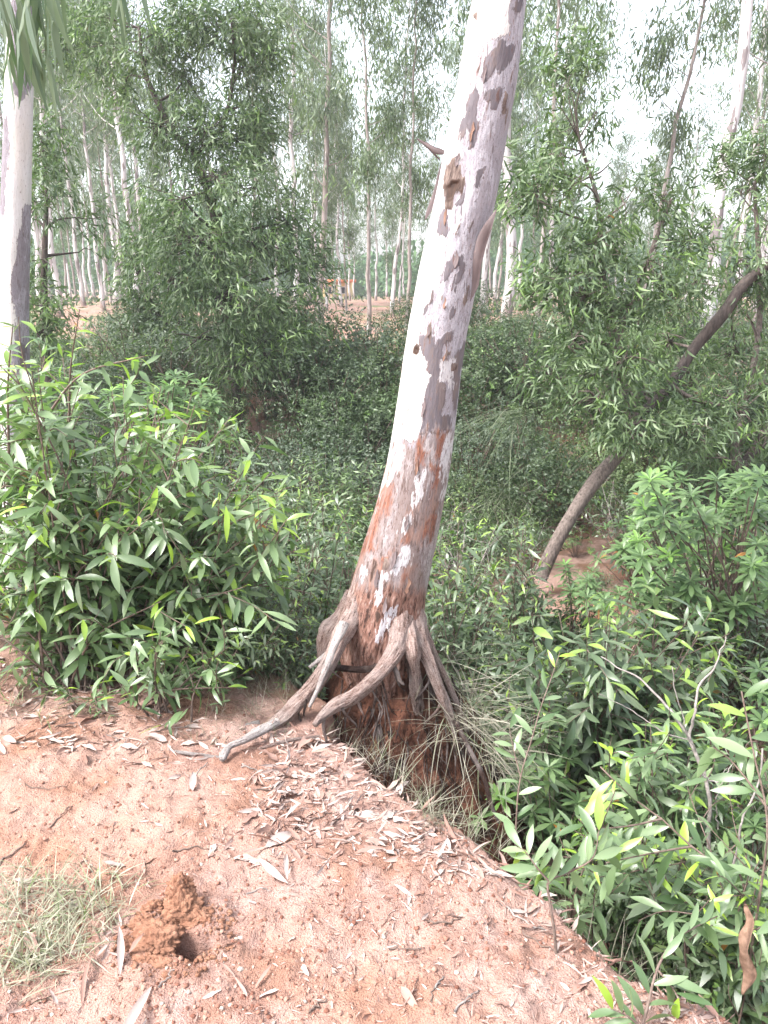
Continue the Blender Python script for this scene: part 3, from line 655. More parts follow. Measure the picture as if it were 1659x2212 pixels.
# hair roots hanging on the pedestal: a mass
hr = MB()
for k in range(150):
    a_ = rng.uniform(-2.6, -0.1); z0 = rng.uniform(-0.45, 0.08); L = rng.uniform(0.1, 0.45)
    pts = []
    for s in np.linspace(0, 1, 6):
        z = z0 - L * s; t = 0.16 - z; r = 0.165 + 0.42 * t ** 0.9 + rng.uniform(0.0, 0.02)
        aa = a_ + 0.10 * math.sin(s * 4 + k)
        pts.append([TB[0] + 0.015 + 0.04 * t + r * math.cos(aa), TY + 0.03 + 0.9 * r * math.sin(aa), z])
    hr.add(*tube(np.array(pts) - o0, np.linspace(0.0035, 0.001, 6) * rng.uniform(.5, 1.5), 4))
h_ = link('hair_roots', hr.mesh('hair_roots', M['root_dark'], True), TREE); h_['kind'] = 'stuff'

def strip(name, pts, mat, parent, off, nacross=5, curl=0.3, seed=0, jag=0.2):
    """a strip of loose bark; pts: (u, v, Y, width)"""
    P = np.array([list(at(u, v, Y)) + [w_ / 2 * project(at(u, v, Y))[2] / FPX] for u, v, Y, w_ in pts]); P = resample(P, 28)
    T = unit(np.gradient(P[:, :3], axis=0)); X = unit(np.cross(T, np.array([0.25, 1.0, 0.1]))); Nn = np.cross(X, T)
    c = np.linspace(-1, 1, nacross)
    w_ = P[:, 3][:, None] * (1 + jag * vnoise(np.linspace(0, 6, 28)[:, None], np.sign(c)[None] * 3, 0, seed))
    V = P[:, None, :3] + (c[None] * w_)[..., None] * X[:, None] + (curl * w_ * (c[None] ** 2))[..., None] * Nn[:, None]
    q = grid_quads(28, nacross); n = V.reshape(-1, 3)
    V2 = np.vstack([n, (V + 0.004 * Nn[:, None]).reshape(-1, 3)]); m_ = len(n)
    # close the rim
    b = [i * nacross for i in range(28)]; e = [i * nacross + nacross - 1 for i in range(28)]
    rim = []
    for L in (b, e):
        for i in range(27): rim.append([L[i], L[i + 1], L[i + 1] + m_, L[i] + m_])
    for r0 in (0, 27 * nacross):
        for i in range(nacross - 1): rim.append([r0 + i, r0 + i + 1, r0 + i + 1 + m_, r0 + i + m_])
    return link(name, mesh_np(name, V2 - off, np.vstack([q, q[:, ::-1] + m_, rim]), mat), parent)
strip('bark_strip', [(1073, 452, 2.74, 2), (1058, 482, 2.73, 14), (1044, 515, 2.74, 24), (1030, 560, 2.76, 26), (1020, 610, 2.78, 26), (1010, 650, 2.79, 14)], M['flake'], TREE, o0, seed=2)
strip('bark_strip', [(901, 300, 2.86, 3), (920, 312, 2.85, 8), (945, 326, 2.84, 13), (962, 330, 2.84, 8)], M['flake'], TREE, o0, seed=3)
strip('bark_strip', [(962, 325, 2.9, 3), (950, 370, 2.9, 5), (938, 420, 2.9, 8), (926, 455, 2.9, 9), (918, 475, 2.9, 2)], M['flake'], TREE, o0, seed=4)
strip('bark_strip', [(905, 303, 2.87, 2), (930, 325, 2.88, 4), (950, 345, 2.9, 3)], M['flake'], TREE, o0, seed=5)

# small curled flakes lifting off the patch edges
gf = np.random.default_rng(77)
AV = np.array([a[0] for a in axis_px], float); AU = np.array([a[1] for a in axis_px], float); AW = np.array([a[2] for a in axis_px], float)
for k, (u, v, ln_, wd_) in enumerate(((1098, 75, 34, 7), (1046, 160, 40, 6), (1092, 215, 36, 8), (1020, 285, 44, 7), (988, 345, 30, 9), (1046, 360, 30, 6), (962, 470, 34, 7), (984, 560, 38, 8), (932, 640, 26, 6), (960, 655, 24, 6), (1002, 640, 30, 8), (925, 715, 26, 5), (960, 760, 40, 7), (915, 880, 40, 6), (952, 930, 34, 7), (900, 1010, 36, 6),
        (930, 1060, 44, 8), (878, 1130, 36, 7), (905, 1180, 34, 8), (850, 1210, 40, 9), (812, 1250, 40, 8), (880, 1265, 36, 9), (832, 1310, 34, 9), (890, 1300, 34, 8))):
    def srf(u_, v_, lift):
        c_ = np.interp(v_, AV, AU); w_ = np.interp(v_, AV, AW) / 2; x_ = np.clip((u_ - c_) / w_, -.95, .95); d_ = project(at(u_, v_, TY))[2]
        return TY - math.sqrt(1 - x_ * x_) * w_ * d_ / FPX - lift
    sl = -0.16; pts = []
    for t_, wv in ((0, 1.5), (.35, wd_), (.75, wd_ * .8), (1, 1.5)):
        vv_ = v - ln_ / 2 + t_ * ln_; uu_ = u + sl * (t_ - .5) * ln_ + gf.uniform(-1.5, 1.5); pts.append((uu_, vv_, srf(uu_, vv_, .001 + .008 * (t_ - .2) ** 2 * gf.uniform(.4, 1.6)), wv))
    strip('bark_flake', pts, M['flake' if k % 3 else 'flake_brown'], TREE, o0, curl=gf.uniform(-.5, .15), seed=k, jag=.45)
# ------------------------------------------------------------------ eucalypts
euc_leaf = [leaf_t(0.15, 3, d, s, 0, 0.4, 2) for d, s in ((0.05, 0.12), (0.1, -0.12), (0.0, 0.05))]
euc_far = [diamond(0.20, 0.05, 0.4, s) for s in (0.08, -0.08, 0)]
def drooping(n, down=1.2, spread=0.6):
    D = rng.normal(0, spread, (n, 3)); D[:, 2] -= down; return unit(D)
def euc_tree(seed, height, r0_, first=0.3, crown_r=1.6, nclump=26, nspray=17, nleaf=16, L=0.20, bark='gum', lean=(0, 0), fork=False, far=True):
    """returns mesh data (trunk, crown) in local coordinates"""
    g = np.random.default_rng(seed); r0 = r0_ * .68
    n = 26; zz = np.linspace(-0.3, height, n)
    wob = np.stack([np.cumsum(g.normal(0, 0.035, n)), np.cumsum(g.normal(0, 0.035, n))], -1) * height / 12
    P = np.stack([wob[:, 0] + lean[0] * zz, wob[:, 1] + lean[1] * zz, zz], -1); P[:, :2] -= P[1, :2]
    R = r0 * (1 - 0.85 * (zz.clip(0) / height) ** 0.9) + 0.35 * r0 * np.exp(-zz.clip(0) / 0.25)
    mb = MB(); mb.add(*tube(P, R, 10, 0.05, seed, freq=6))
    lm = MB(); cl = []
    for k in range(nclump):
        t = first + (1 - first) * (k + g.random()) / nclump
        i = t * (n - 1); p0 = np.array([np.interp(t * (n - 1), np.arange(n), P[:, q]) for q in range(3)])
        a = g.random() * 6.283; rad = crown_r * (0.25 + 0.75 * g.random()) * (1.15 - 0.65 * abs(t - 0.55) / 0.45)
        up = g.uniform(0.3, 1.0) * rad * 1.2
        e = p0 + np.array([math.cos(a) * rad, math.sin(a) * rad, up])
        rr = max(0.012, 0.32 * np.interp(i, np.arange(n), R))
        mb.add(*tube(resample([p0, p0 * .45 + e * .55 + [0, 0, -0.1 * rad], e], 6), np.linspace(rr, rr * .25, 6), 4))
        cl.append((e, 0.45 + 0.35 * g.random() * crown_r))
    for e, r in cl:
        m = nspray
        c = e + g.normal(0, 0.46, (m, 3)) * r * np.array([1, 1, 1.0])
        k = nleaf
        Pp = np.repeat(c, k, 0) + g.normal(0, 0.13, (m * k, 3)) * [1, 1, 1.5]
        D = drooping(m * k, 1.3, 0.55); U = unit(g.normal(0, 1, (m * k, 3)))
        ln = L * g.uniform(0.7, 1.25, m * k)
        tone = np.clip(np.repeat(g.random(m), k) * .6 + g.random(m * k) * .4, 0.02, 1)
        bake(lm, euc_far if far else euc_leaf, Pp, D, U, ln, np.repeat((g.random(m) < 0.08) * 0.5, k), tone)
    return mb.mesh('trunk', M[bark]), lm.mesh('crown', M['leaf_euc'])
EUC = [euc_tree(101, 14, 0.15, 0.30, 1.7, 26), euc_tree(102, 16, 0.17, 0.36, 1.9, 28), euc_tree(103, 13, 0.12, 0.26, 1.3, 24, bark='gum_brown'),
       euc_tree(104, 15, 0.15, 0.40, 1.5, 22), euc_tree(105, 12, 0.10, 0.30, 1.1, 20, bark='gum_brown'), euc_tree(106, 17, 0.19, 0.32, 2.0, 30)]
def place_euc(var, x, y, rot=0, sc=1.0, label=None, group=None, lean=(0, 0), zoff=0.0):
    tm, cm = EUC[var]
    z = float(terrain(np.array([x]), np.array([y]), False)[0]) + zoff
    o = empty('eucalyptus_tree', (x, y, z), label, 'tree', group); o.rotation_mode = 'ZYX'; o.rotation_euler = (lean[1], lean[0], rot); o.scale = (sc, sc, sc)
    a = link('trunk', tm, o); b = link('crown', cm, o); b['kind'] = 'stuff'
    return o
def x_at(u, y, v=660): return float(at(u, v, y)[0])
# (u, y, variant, scale, lean)
named = [(128, 26, 1, 1.0, (0.0, 0), 'pale eucalyptus trunk between the left near trunk and the dark acacia'),
    (222, 30, 3, 0.9, (0.0, 0), 'straight white eucalyptus standing on red soil at the left clearing'),
    (297, 24, 1, 0.9, (0.01, 0), 'stout grey white eucalyptus behind the left edge of the big dark acacia'),
    (692, 22, 2, 1.1, (0.01, 0), 'brown barked eucalyptus at the right edge of the dark acacia'),
    (797, 17.5, 4, 0.75, (-0.02, 0), 'slender pale sapling eucalyptus in front of the red clearing'),
    (846, 26, 0, 0.72, (0.05, 0), 'white eucalyptus with spread root foot on bare red soil'),
    (880, 19, 4, .75, (0.02, 0), 'thin dark stemmed eucalyptus just left of the leaning trunk'),
    (1036, 20, 3, 0.85, (0.06, 0), 'patchy brown and white eucalyptus just right of the leaning trunk'),
    (1094, 17.5, 0, 1.2, (0.0, 0), 'thick white eucalyptus right of the leaning trunk, rising from the bank bushes'),
    (1158, 15.5, 4, .8, (0.0, 0), 'thin dark eucalyptus stem behind the right acacia'),
    (1530, 13.2, 3, 1.12, (0.01, 0), 'tall bright white eucalyptus at the right above the acacia'),
    (1380, 18, 4, 0.95, (0.13, 0), 'slanting pale eucalyptus leaning right behind the right acacia'),
    (1640, 19, 1, 0.95, (0.0, 0), 'white eucalyptus at the far right edge behind the acacia')]
for i, (u, y, var, sc, ln, lab) in enumerate(named):
    place_euc(var, x_at(u, y), y, i * 1.3, sc, lab, None, ln)
G_EUC = 'far plantation eucalypts beyond the clearing'
rows = [(u, y) for u, y in ((690, 52), (712, 56), (728, 40), (756, 44), (800, 50), (835, 56), (850, 46), (872, 52), (1022, 50), (1058, 54), (1075, 48), (1120, 46), (1150, 52), (1190, 44), (1230, 50), (1270, 40), (1310, 46), (1345, 50), (1390, 44), (1420, 50), (155, 54), (190, 56), (232, 52), (262, 48), (310, 54), (145, 44), (166, 40), (180, 36), (205, 50), (241, 42), (251, 33), (275, 38), (318, 34), (345, 45), (400, 30), (470, 36), (540, 28), (600, 34), (640, 26), (668, 38), (705, 30),
    (722, 48), (737, 34), (748, 30), (765, 52), (812, 44), (862, 38), (925, 42), (1015, 42), (1050, 30), (1068, 36), (1110, 34), (1180, 30),     (1325, 38), (1410, 36), (1480, 32), (1555, 30), (1590, 26), (1625, 34), (30, 30), (60, 38), (90, 28), (110, 46), (-20, 34), (1690, 28), (1720, 36))]
for i, (u, y) in enumerate(rows):
    var = int(rng.integers(0, 6)); sc = rng.uniform(0.8, 1.08)
    if 690 < u < 1010: sc *= .58
    if 1180 < u < 1510: sc *= .44 + .006 * (y - 24)
    place_euc(var, x_at(u, y) , y, rng.uniform(0, 6.28), sc, 'distant ' + ('brown' if var in (2, 4) else 'pale') + ' eucalyptus ' + ('left of the big dark acacia' if u < 330 else 'behind the big dark acacia' if u < 690 else 'between the dark acacia and the leaning trunk' if u < 960 else 'just right of the leaning trunk' if u < 1200 else 'behind the right acacia') + (', in the back rows' if y > 35 else ', in the front rows'), G_EUC, (rng.normal(0, .03), rng.normal(0, .02)))
# beyond them the wood reads as one mass: crowns low to the ground
def far_wood():
    lm = MB(); mb = MB()
    n = 260
    X = rng.uniform(-62, 62, n); Y = 72 + rng.random(n) * 40
    for x, y in zip(X, Y):
        if -8 < x < 0 and y < 92: continue
        gap = 0.5 + 0.5 * vnoise(x * .12, 3.0, 0, 77)
        h = rng.uniform(3, 6.5) + 7 * gap * (1 if x < -8 or x > 14 else .15)
        m = 330; c = rng.normal(0, 1, (m, 3)); c = unit(c) * (rng.random((m, 1)) ** .4) * [2.9, 2.6, h / 2]
        P = c + [x, y, h / 2 - 0.8]
        bake(lm, [diamond(0.5, .1)], P, unit(rng.normal(0, 1, (m, 3)) + [0, 0, -.7]), unit(rng.normal(0, 1, (m, 3))), rng.uniform(0.45, 0.9, m), 0)
    o = link('far_wood', lm.mesh('far_wood', M['leaf_wood'])); tag(o, 'hazy green wood closing the view beyond the plantation', 'wood', kind='stuff')
far_wood()

# the left near eucalypt
def left_tree():
    axis = [(45, 1300, 70), (42, 1100, 66), (36, 900, 63), (30, 750, 62), (30, 600, 62), (34, 450, 60), (38, 300, 58), (42, 150, 56), (44, 0, 54), (46, -400, 50), (48, -900, 44)]
    Yd = 3.95
    B = at(45, 1300, Yd); zb = float(terrain(B[0:1], B[1:2], False)[0]); B = np.array([B[0], B[1], zb])
    root = empty('eucalyptus_tree', B, 'smooth upright eucalyptus trunk at the left edge, half white and half grey', 'tree')
    P = np.array([list(at(u, v, Yd)) + [w_ / 2 * project(at(u, v, Yd))[2] / FPX] for u, v, w_ in axis]); P[0, 2] = zb - 0.1
    P = resample(P, 120); V, Q = tube(P[:, :3] - B, P[:, 3], 40, 0.02, 5, freq=5)
    u_, v_, _ = project(V + B)
    edge = [(-200, -900), (15, -900), (20, 250), (22, 330), (12, 420), (10, 420)]
    grey_poly = [(52, 440), (45, 480), (30, 560), (22, 620), (35, 700), (28, 760), (20, 830), (15, 1300), (150, 1300), (150, 440)]
    grey2 = [(-30, 300), (14, 250), (20, 330), (14, 400), (10, 440), (6, 470), (-30, 480)]; grey3 = [(20, 0), (75, 0), (72, 180), (50, 220), (30, 200), (22, 120)]
    f = np.maximum.reduce([-poly_sd(u_, v_, p) for p in (grey_poly, grey2, grey3)])
    z0 = np.full(len(V), -30.0)
    me = mesh_np('trunk', V, Q, M['gum_left'], {'flight': np.clip(f, -14, 14), 'flow': z0, 'fgrey': np.clip(-poly_sd(u_, v_, [(40, 735), (58, 745), (52, 800), (44, 800)]), -14, 14), 'fred': z0, 'fwhite': z0, 'fbrown': z0, 'fblack': z0, 'fbase': z0 * 3, 'lowness': z0 * 0})
    link('trunk', me, root)
    # hanging leaves in front of it
    mb = MB(); tip = []
    br = [at(60, -260, 3.2), at(50, -60, 2.6), at(20, -30, 2.4)]
    br2 = [at(60, -260, 3.2), at(90, -80, 2.7), at(100, -20, 2.6)]
    for q in (br, br2): mb.add(*tube(resample(np.array(q), 14) - B, np.linspace(0.012, 0.003, 14), 6))
    link('branch', mb.mesh('branch', M['twig']), root)
    temps = [mesh_np('leaf', *(lambda t: (t[0], t[1]))(leaf_t(0.12, 8, d, s, 0.1, 0.35, 3)), M['leaf_euc'], None) for d, s in ((0.02, 0.15), (0.05, -0.12), (-0.03, 0.22))]
    for k, me_ in enumerate(temps):
        for nm, val in (('rnd', 0.1 + 0.25 * k), ('yng', 0.0)):
            a_ = me_.attributes.new(nm, 'FLOAT', 'POINT'); a_.data.foreach_set('value', np.full(len(me_.vertices), val, np.float32))
    for k in range(95):
        u = rng.normal(52, 34); Yk = rng.uniform(2.4, 2.9); v = rng.uniform(-90, 120) if u < 110 else rng.uniform(-60, 60)
        if k > 88: u = rng.uniform(240, 330); v = rng.uniform(-60, -12)
        p = at(u, v, Yk); D = unit(np.array([rng.normal(0, .12), rng.normal(0, .12), -1.0])); U = unit(rng.normal(0, 1, 3) + [0, -0.8, 0])
        X, Y_, Z = frames(D[None], U[None]); L = rng.uniform(0.12, 0.19)
        Mx = Matrix((( *(X[0] * L),), ( *(Y_[0] * L),), ( *(Z[0] * L),))).transposed().to_4x4(); Mx.translation = Vector(p - B)
        o = link('leaf', temps[k % 3], root); o.matrix_local = Mx
left_tree()

# ------------------------------------------------------------------ acacia trees (sickle leaves)
sick_near = [leaf_t(0.17, 5, d, s, 0.05, 0.4, 2) for d, s in ((0.28, 0.3), (0.2, -0.32), (0.35, 0.15), (0.15, 0.42))]
sick_mid = [leaf_t(0.17, 3, d, s, 0.0, 0.42, 2) for d, s in ((0.25, 0.28), (0.2, -0.28), (0.3, 0.1))]
sick_far = [leaf_t(0.19, 2, d, s, 0.0, 0.45, 2) for d, s in ((0.2, 0.25), (0.2, -0.25))]
def acacia(base, label, trunks, clumps, density, L, temps, depth=0.9, seed=0, barkm='acacia_bark', spr=0.16, nleaf=16, group=None, nudge=0.0, limb=0.03):
    """trunks: lists of (u, v, Y, width px); clumps: (u, v, Y, ru, rv)"""
    g = np.random.default_rng(seed)
    base = np.array(base, float)
    root = empty('acacia_tree', base, label, 'tree', group)
    tp = []
    for k, tr in enumerate(trunks):
        P = np.array([list(at(u, v, Y)) + [w_ / 2 * project(at(u, v, Y))[2] / FPX] for u, v, Y, w_ in tr]); P = resample(P, 40)
        V, Q = tube(P[:, :3] - base, P[:, 3], 12, 0.10, seed + k, freq=10)
        link('trunk' if k == 0 else 'branch', mesh_np('trunk', V, Q, M['acacia_bark' if k == 1 else barkm]), root); tp.append(P)
    TP = np.concatenate(tp)
    lm = MB(); bm = MB()
    for (u, v, Y, ru, rv) in clumps:
        c = at(u, v, Y); dep = project(c)[2]; rx, rz = ru * dep / FPX, rv * dep / FPX; ry = depth * (rx + rz) / 2
        # limb to the clump
        dd = np.linalg.norm(TP[:, :3] - (c - [0, 0, rz * 0.6]), axis=1); i = int(np.argmin(dd)); s = TP[i, :3]
        mid = s * 0.5 + c * 0.5 + g.normal(0, 0.12, 3) * dd[i] * .5
        r_ = max(0.008, min(TP[i, 3] * 0.6, limb))
        bm.add(*tube(resample([s, mid, c], 8) - base, np.linspace(r_, r_ * .35, 8), 5))
        m = max(6, int(density * (rx * rz + rx * ry + ry * rz) / spr ** 1))
        q = unit(g.normal(0, 1, (m, 3))) * (g.random((m, 1)) ** 0.38) * np.array([rx, ry, rz])
        keep = vnoise((q[:, 0] + c[0]) * 2.2, (q[:, 1] + c[1]) * 2.2, (q[:, 2] + c[2]) * 2.6, 99 + seed) > -0.25
        q = q[keep]; m = len(q)
        if m == 0: continue
        sc = c + q; outw = unit(q + [0, 0, 0.2])
        for w_i in range(0, m, 4):
            e = sc[w_i]; bm.add(*tube(resample([c, (c + e) / 2 + g.normal(0, .06, 3), e], 4) - base, np.linspace(r_ * .35, 0.003, 4), 4, cap=False))
        k = nleaf
        t = g.random((m * k, 1))
        twig_d = unit(outw + g.normal(0, 0.5, (m, 3)) + [0, 0, -0.25])
        P = np.repeat(sc, k, 0) + np.repeat(twig_d, k, 0) * (t - .3) * spr * 2.2 + g.normal(0, spr * .28, (m * k, 3))
        D = unit(np.repeat(twig_d, k, 0) * 0.7 + g.normal(0, 0.55, (m * k, 3)) + [0, 0, -0.75])
        U = unit(g.normal(0, 0.7, (m * k, 3)) + [0, 0, 0.6])
        tone = np.clip(0.62 * np.repeat(g.random(m), k) + 0.38 * g.random(m * k), 0.004, 1)
        yn = np.repeat((g.random(m) < 0.10) * g.uniform(.3, .8, m), k)
        bake(lm, temps, P - base, D, U, L * g.uniform(0.7, 1.2, m * k), yn, tone)
    link('branches', bm.mesh('branches', M[barkm]), root)['kind'] = 'stuff'
    cr = link('crown', lm.mesh('crown', M['leaf_acacia']), root); cr['kind'] = 'stuff'
    return root
def tz(x, y): return float(terrain(np.array([x]), np.array([y]), False)[0])
# big dark acacia left of centre
b = at(518, 965, 10.6)
acacia((b[0], b[1], tz(b[0], b[1])), 'big dense dark green acacia left of the leaning trunk',
    [[(521, 985, 10.6, 24), (516, 900, 10.6, 22), (508, 830, 10.7, 20), (500, 740, 10.8, 18), (480, 560, 10.9, 17), (455, 440, 11, 15), (420, 340, 11, 14), (375, 285, 11, 13), (335, 210, 11, 11), (310, 140, 11, 8), (300, 60, 11, 6)],
     [(420, 340, 11, 10), (480, 270, 11, 9), (505, 150, 11, 8), (500, 40, 11, 5)]],
    [(250, 45, 11.2, 85, 55), (325, 105, 11, 90, 50), (470, 55, 11, 95, 65), (525, 150, 11, 70, 65), (400, 170, 11.2, 60, 50), (345, 20, 11.5, 90, 40), (180, 60, 12, 60, 60),
     (345, 270, 10.8, 85, 65), (440, 285, 10.8, 105, 75), (525, 300, 11, 85, 60), (470, 385, 10.6, 120, 75), (395, 430, 10.4, 95, 75), (555, 400, 11, 70, 70), (560, 240, 11.3, 50, 50),
     (430, 520, 10.3, 120, 80), (560, 540, 10.8, 105, 70), (655, 570, 11, 65, 55), (370, 600, 10.2, 85, 60), (480, 640, 10.2, 125, 80), (600, 660, 10.6, 95, 65),
     (430, 730, 10, 80, 45), (560, 750, 10.2, 100, 45), (660, 700, 10.6, 55, 40), (520, 795, 10, 70, 28), (620, 480, 11, 60, 50), (130, 110, 12, 55, 45), (215, 130, 11.6, 60, 45), (560, 50, 11, 50, 50), (590, 120, 11, 45, 40), (400, 60, 11.2, 60, 50), (270, 190, 11.4, 50, 40)],
    34, 0.120, sick_far, 0.85, 31, spr=0.2, nleaf=16)
b = at(440, 800, 12)
acacia((b[0], b[1], tz(b[0], b[1])), 'smaller acacia close behind the big dark acacia at its left',
    [[(447, 850, 12, 15), (445, 780, 12, 14), (400, 700, 12.2, 12), (350, 690, 12.2, 10), (300, 600, 12.2, 6)]],
    [(295, 575, 12.2, 55, 55), (300, 650, 12.2, 55, 45), (345, 690, 12.2, 50, 40), (330, 520, 12.4, 50, 45), (390, 670, 12.2, 50, 50), (270, 540, 12.4, 30, 40)], 30, 0.12, sick_far, 0.8, 32, spr=0.18)
b = at(95, 760, 9)
acacia((b[0], b[1], tz(b[0], b[1])), 'dark acacia between the left trunk and the clearing',
    [[(105, 860, 9, 18), (100, 760, 9, 16), (95, 600, 9.2, 14), (100, 420, 9.2, 9), (90, 300, 9.3, 5)]],
    [(95, 320, 9.2, 50, 75), (105, 430, 9, 55, 70), (95, 560, 9, 50, 70), (90, 655, 8.8, 52, 55), (165, 470, 9.4, 65, 45), (20, 420, 9.5, 60, 90), (10, 600, 9.2, 60, 80), (80, 720, 8.8, 60, 50), (110, 250, 9.5, 50, 50), (170, 545, 9.5, 40, 30)], 28, 0.12, sick_far, 0.9, 33, spr=0.18)
# right acacia over the gully
b = at(1180, 1225, 6.6)
acacia((b[0], b[1], tz(b[0], b[1])), 'leaning acacia on the right with curved sickle leaves over the gully',
    [[(1165, 1250, 6.55, 33), (1200, 1175, 6.6, 31), (1240, 1105, 6.7, 31), (1285, 1040, 6.8, 31), (1335, 980, 6.9, 28), (1370, 905, 7, 26), (1350, 840, 7, 24), (1330, 740, 7.1, 20), (1305, 640, 7.2, 18), (1300, 540, 7.2, 14), (1290, 430, 7.3, 10), (1250, 300, 7.3, 7)],
     [(1370, 905, 7, 22), (1420, 860, 7.2, 20), (1450, 830, 7.4, 24), (1500, 750, 7.6, 24), (1560, 680, 7.6, 26), (1610, 610, 7.7, 22), (1680, 560, 7.8, 16)],
     [(1330, 740, 7.1, 12), (1400, 560, 7.3, 10), (1450, 430, 7.5, 7)]],
    [(1215, 150, 7.3, 60, 40), (1260, 170, 7.2, 50, 45), (1200, 215, 7.1, 60, 45), (1285, 300, 7.0, 55, 45), (1210, 330, 6.9, 60, 45), (1110, 420, 6.9, 30, 50), (1320, 350, 7.1, 50, 40), (1225, 190, 7.2, 75, 55), (1240, 270, 7.1, 85, 60), (1175, 340, 7, 70, 55), (1290, 240, 7.4, 45, 60), (1250, 390, 6.9, 95, 60), (1160, 430, 6.8, 60, 50), (1350, 440, 7, 85, 60), (1430, 430, 7.4, 60, 50),
     (1290, 520, 6.8, 100, 50), (1400, 560, 7, 90, 50), (1180, 600, 6.8, 60, 55), (1260, 640, 6.7, 80, 55), (1490, 520, 7.4, 60, 50), (1150, 640, 6.9, 35, 30), (1350, 660, 6.8, 80, 50), (1450, 640, 7, 70, 50),
     (1240, 740, 6.6, 85, 50), (1340, 780, 6.6, 80, 50), (1450, 740, 8.6, 70, 50), (1190, 820, 6.6, 60, 40), (1290, 860, 6.5, 90, 45), (1385, 850, 7.3, 80, 45), (1500, 830, 8.4, 80, 55), (1360, 930, 6.5, 100, 40), (1480, 930, 6.8, 80, 45), (1590, 760, 8.8, 80, 60), (1590, 880, 7.1, 80, 60)],
    46, 0.100, sick_near, 0.8, 34, 'acacia_pale', spr=0.15, nleaf=12)
b = at(1680, 1000, 7.5)
acacia((b[0], b[1], tz(b[0], b[1])), 'acacia crown filling the right edge behind the leaning acacia',
    [[(1590, 1040, 7.4, 22), (1588, 960, 7.5, 22), (1565, 900, 7.6, 18), (1580, 840, 7.8, 12)], [(1680, 900, 7.8, 26), (1640, 960, 7.6, 24), (1600, 1010, 7.5, 22)], [(1588, 960, 7.5, 14), (1640, 700, 8, 12), (1630, 400, 8.2, 8)]],
    [(1600, 420, 8.2, 70, 70), (1650, 330, 8.2, 60, 70), (1600, 560, 8, 80, 70), (1660, 480, 8, 60, 80), (1500, 610, 8.6, 60, 45), (1620, 690, 7.9, 80, 60), (1650, 830, 7.6, 60, 60), (1640, 930, 7.4, 60, 50), (1560, 330, 8.5, 50, 60), (1560, 990, 7.2, 70, 40), (1660, 640, 8, 60, 60)],
    38, 0.102, sick_near, 0.8, 35, 'acacia_pale', spr=0.16, nleaf=12)

# ------------------------------------------------------------------ bushes on the far bank
def bush_variant(seed, n, L, r=0.75, h=0.75, mat='leaf_bank', temps=None, clump=9, droop=0.2):
    """a mound of rounded lobes; leaves sit in short sprays over the outside of each lobe"""
    g = np.random.default_rng(seed)
    lm = MB(); bm = MB()
    for q_ in range(clump):
        a = g.random() * 6.283; rad = r * .75 * math.sqrt((q_ + .3) / clump)
        lr = r * g.uniform(.24, .46); top = h * (1.0 - .55 * (rad / r) ** 1.6) * g.uniform(.8, 1.1)
        c = np.array([math.cos(a) * rad, math.sin(a) * rad, max(top - lr * .9, lr * .35)])
        for z_ in range(4):
            e = c + unit(g.normal(0, 1, 3) + [0, 0, .6]) * lr * .9
            bm.add(*tube(resample([[c[0] * .2, c[1] * .2, -0.15], c * [.75, .75, .6], e], 6), np.linspace(0.011, 0.003, 6), 4, cap=False))
        k = 8; m = int(n / clump / k); tone0 = g.uniform(0, .35)
        d0 = unit(g.normal(0, 1, (m, 3)) + [0, 0, .25]); rr = lr * (1 + .16 * vnoise(d0[:, 0] * 3, d0[:, 1] * 3, d0[:, 2] * 3, seed + q_))[:, None] * np.array([1.05, 1.05, .95])
        sp = c + d0 * rr * g.uniform(.82, 1.03, (m, 1)); d = unit(d0 + g.normal(0, .55, (m, 3)) + [0, 0, .1])
        P = np.repeat(sp, k, 0) + np.repeat(d, k, 0) * np.tile(np.linspace(0, L * 3.0, k), m)[:, None]
        side = unit(np.cross(np.repeat(d, k, 0), g.normal(0, 1, (len(P), 3))))
        D = unit(side + np.repeat(d, k, 0) * .6 + [0, 0, -droop]); U = unit(np.repeat(d0, k, 0) * .8 + g.normal(0, .5, (len(P), 3)) + [0, 0, .5])
        tone = np.clip(tone0 + .4 * np.repeat(g.random(m), k) + .35 * g.random(len(P)), 0.01, 1)
        bake(lm, temps or [diamond(0.42, .15)], P, D, U, L * g.uniform(.7, 1.2, len(P)), np.repeat((g.random(m) < .06) * .6, k), tone)
    return bm.mesh('stems', M['twig']), lm.mesh('foliage', M[mat])
BUSH = [bush_variant(201, 9000, 0.027, .75, 1.0), bush_variant(202, 9000, 0.030, .85, .65, 'leaf_bank_light'), bush_variant(203, 6000, 0.040, .7, .9, 'leaf_bank', [diamond(.4, .2), diamond(.32, .3)]), bush_variant(204, 8500, 0.029, .9, .95, 'leaf_bank_grey', None, 11), bush_variant(205, 4200, 0.058, .7, .8, 'leaf_acacia', [diamond(.28, .3), diamond(.25, .1)])]
def place_bush(k, x, y, sc, label, group, name='bush', zo=-0.08, rot=None, tilt=0.0, cat='bush'):
    o = empty(name, (x, y, tz(x, y) + zo), label, cat, group); o.rotation_euler = (tilt, 0, rng.uniform(0, 6.28) if rot is None else rot); o.scale = (sc, sc, sc * rng.uniform(.85, 1.1))
    link('stems', BUSH[k][0], o)['kind'] = 'stuff'; c = link('foliage', BUSH[k][1], o); c['kind'] = 'stuff'
    return o
def where(x, y, z):
    u = float(project(np.array([x, y, z + .3]))[0])
    a = 'behind the left acacia shrub' if u < 380 else 'left of the leaning trunk' if u < 800 else 'just right of the leaning trunk' if u < 1120 else 'near the leaning acacia stem' if u < 1380 else 'by the right edge'
    return a
GB = 'bushes covering the far bank of the gully'
cnt = 0
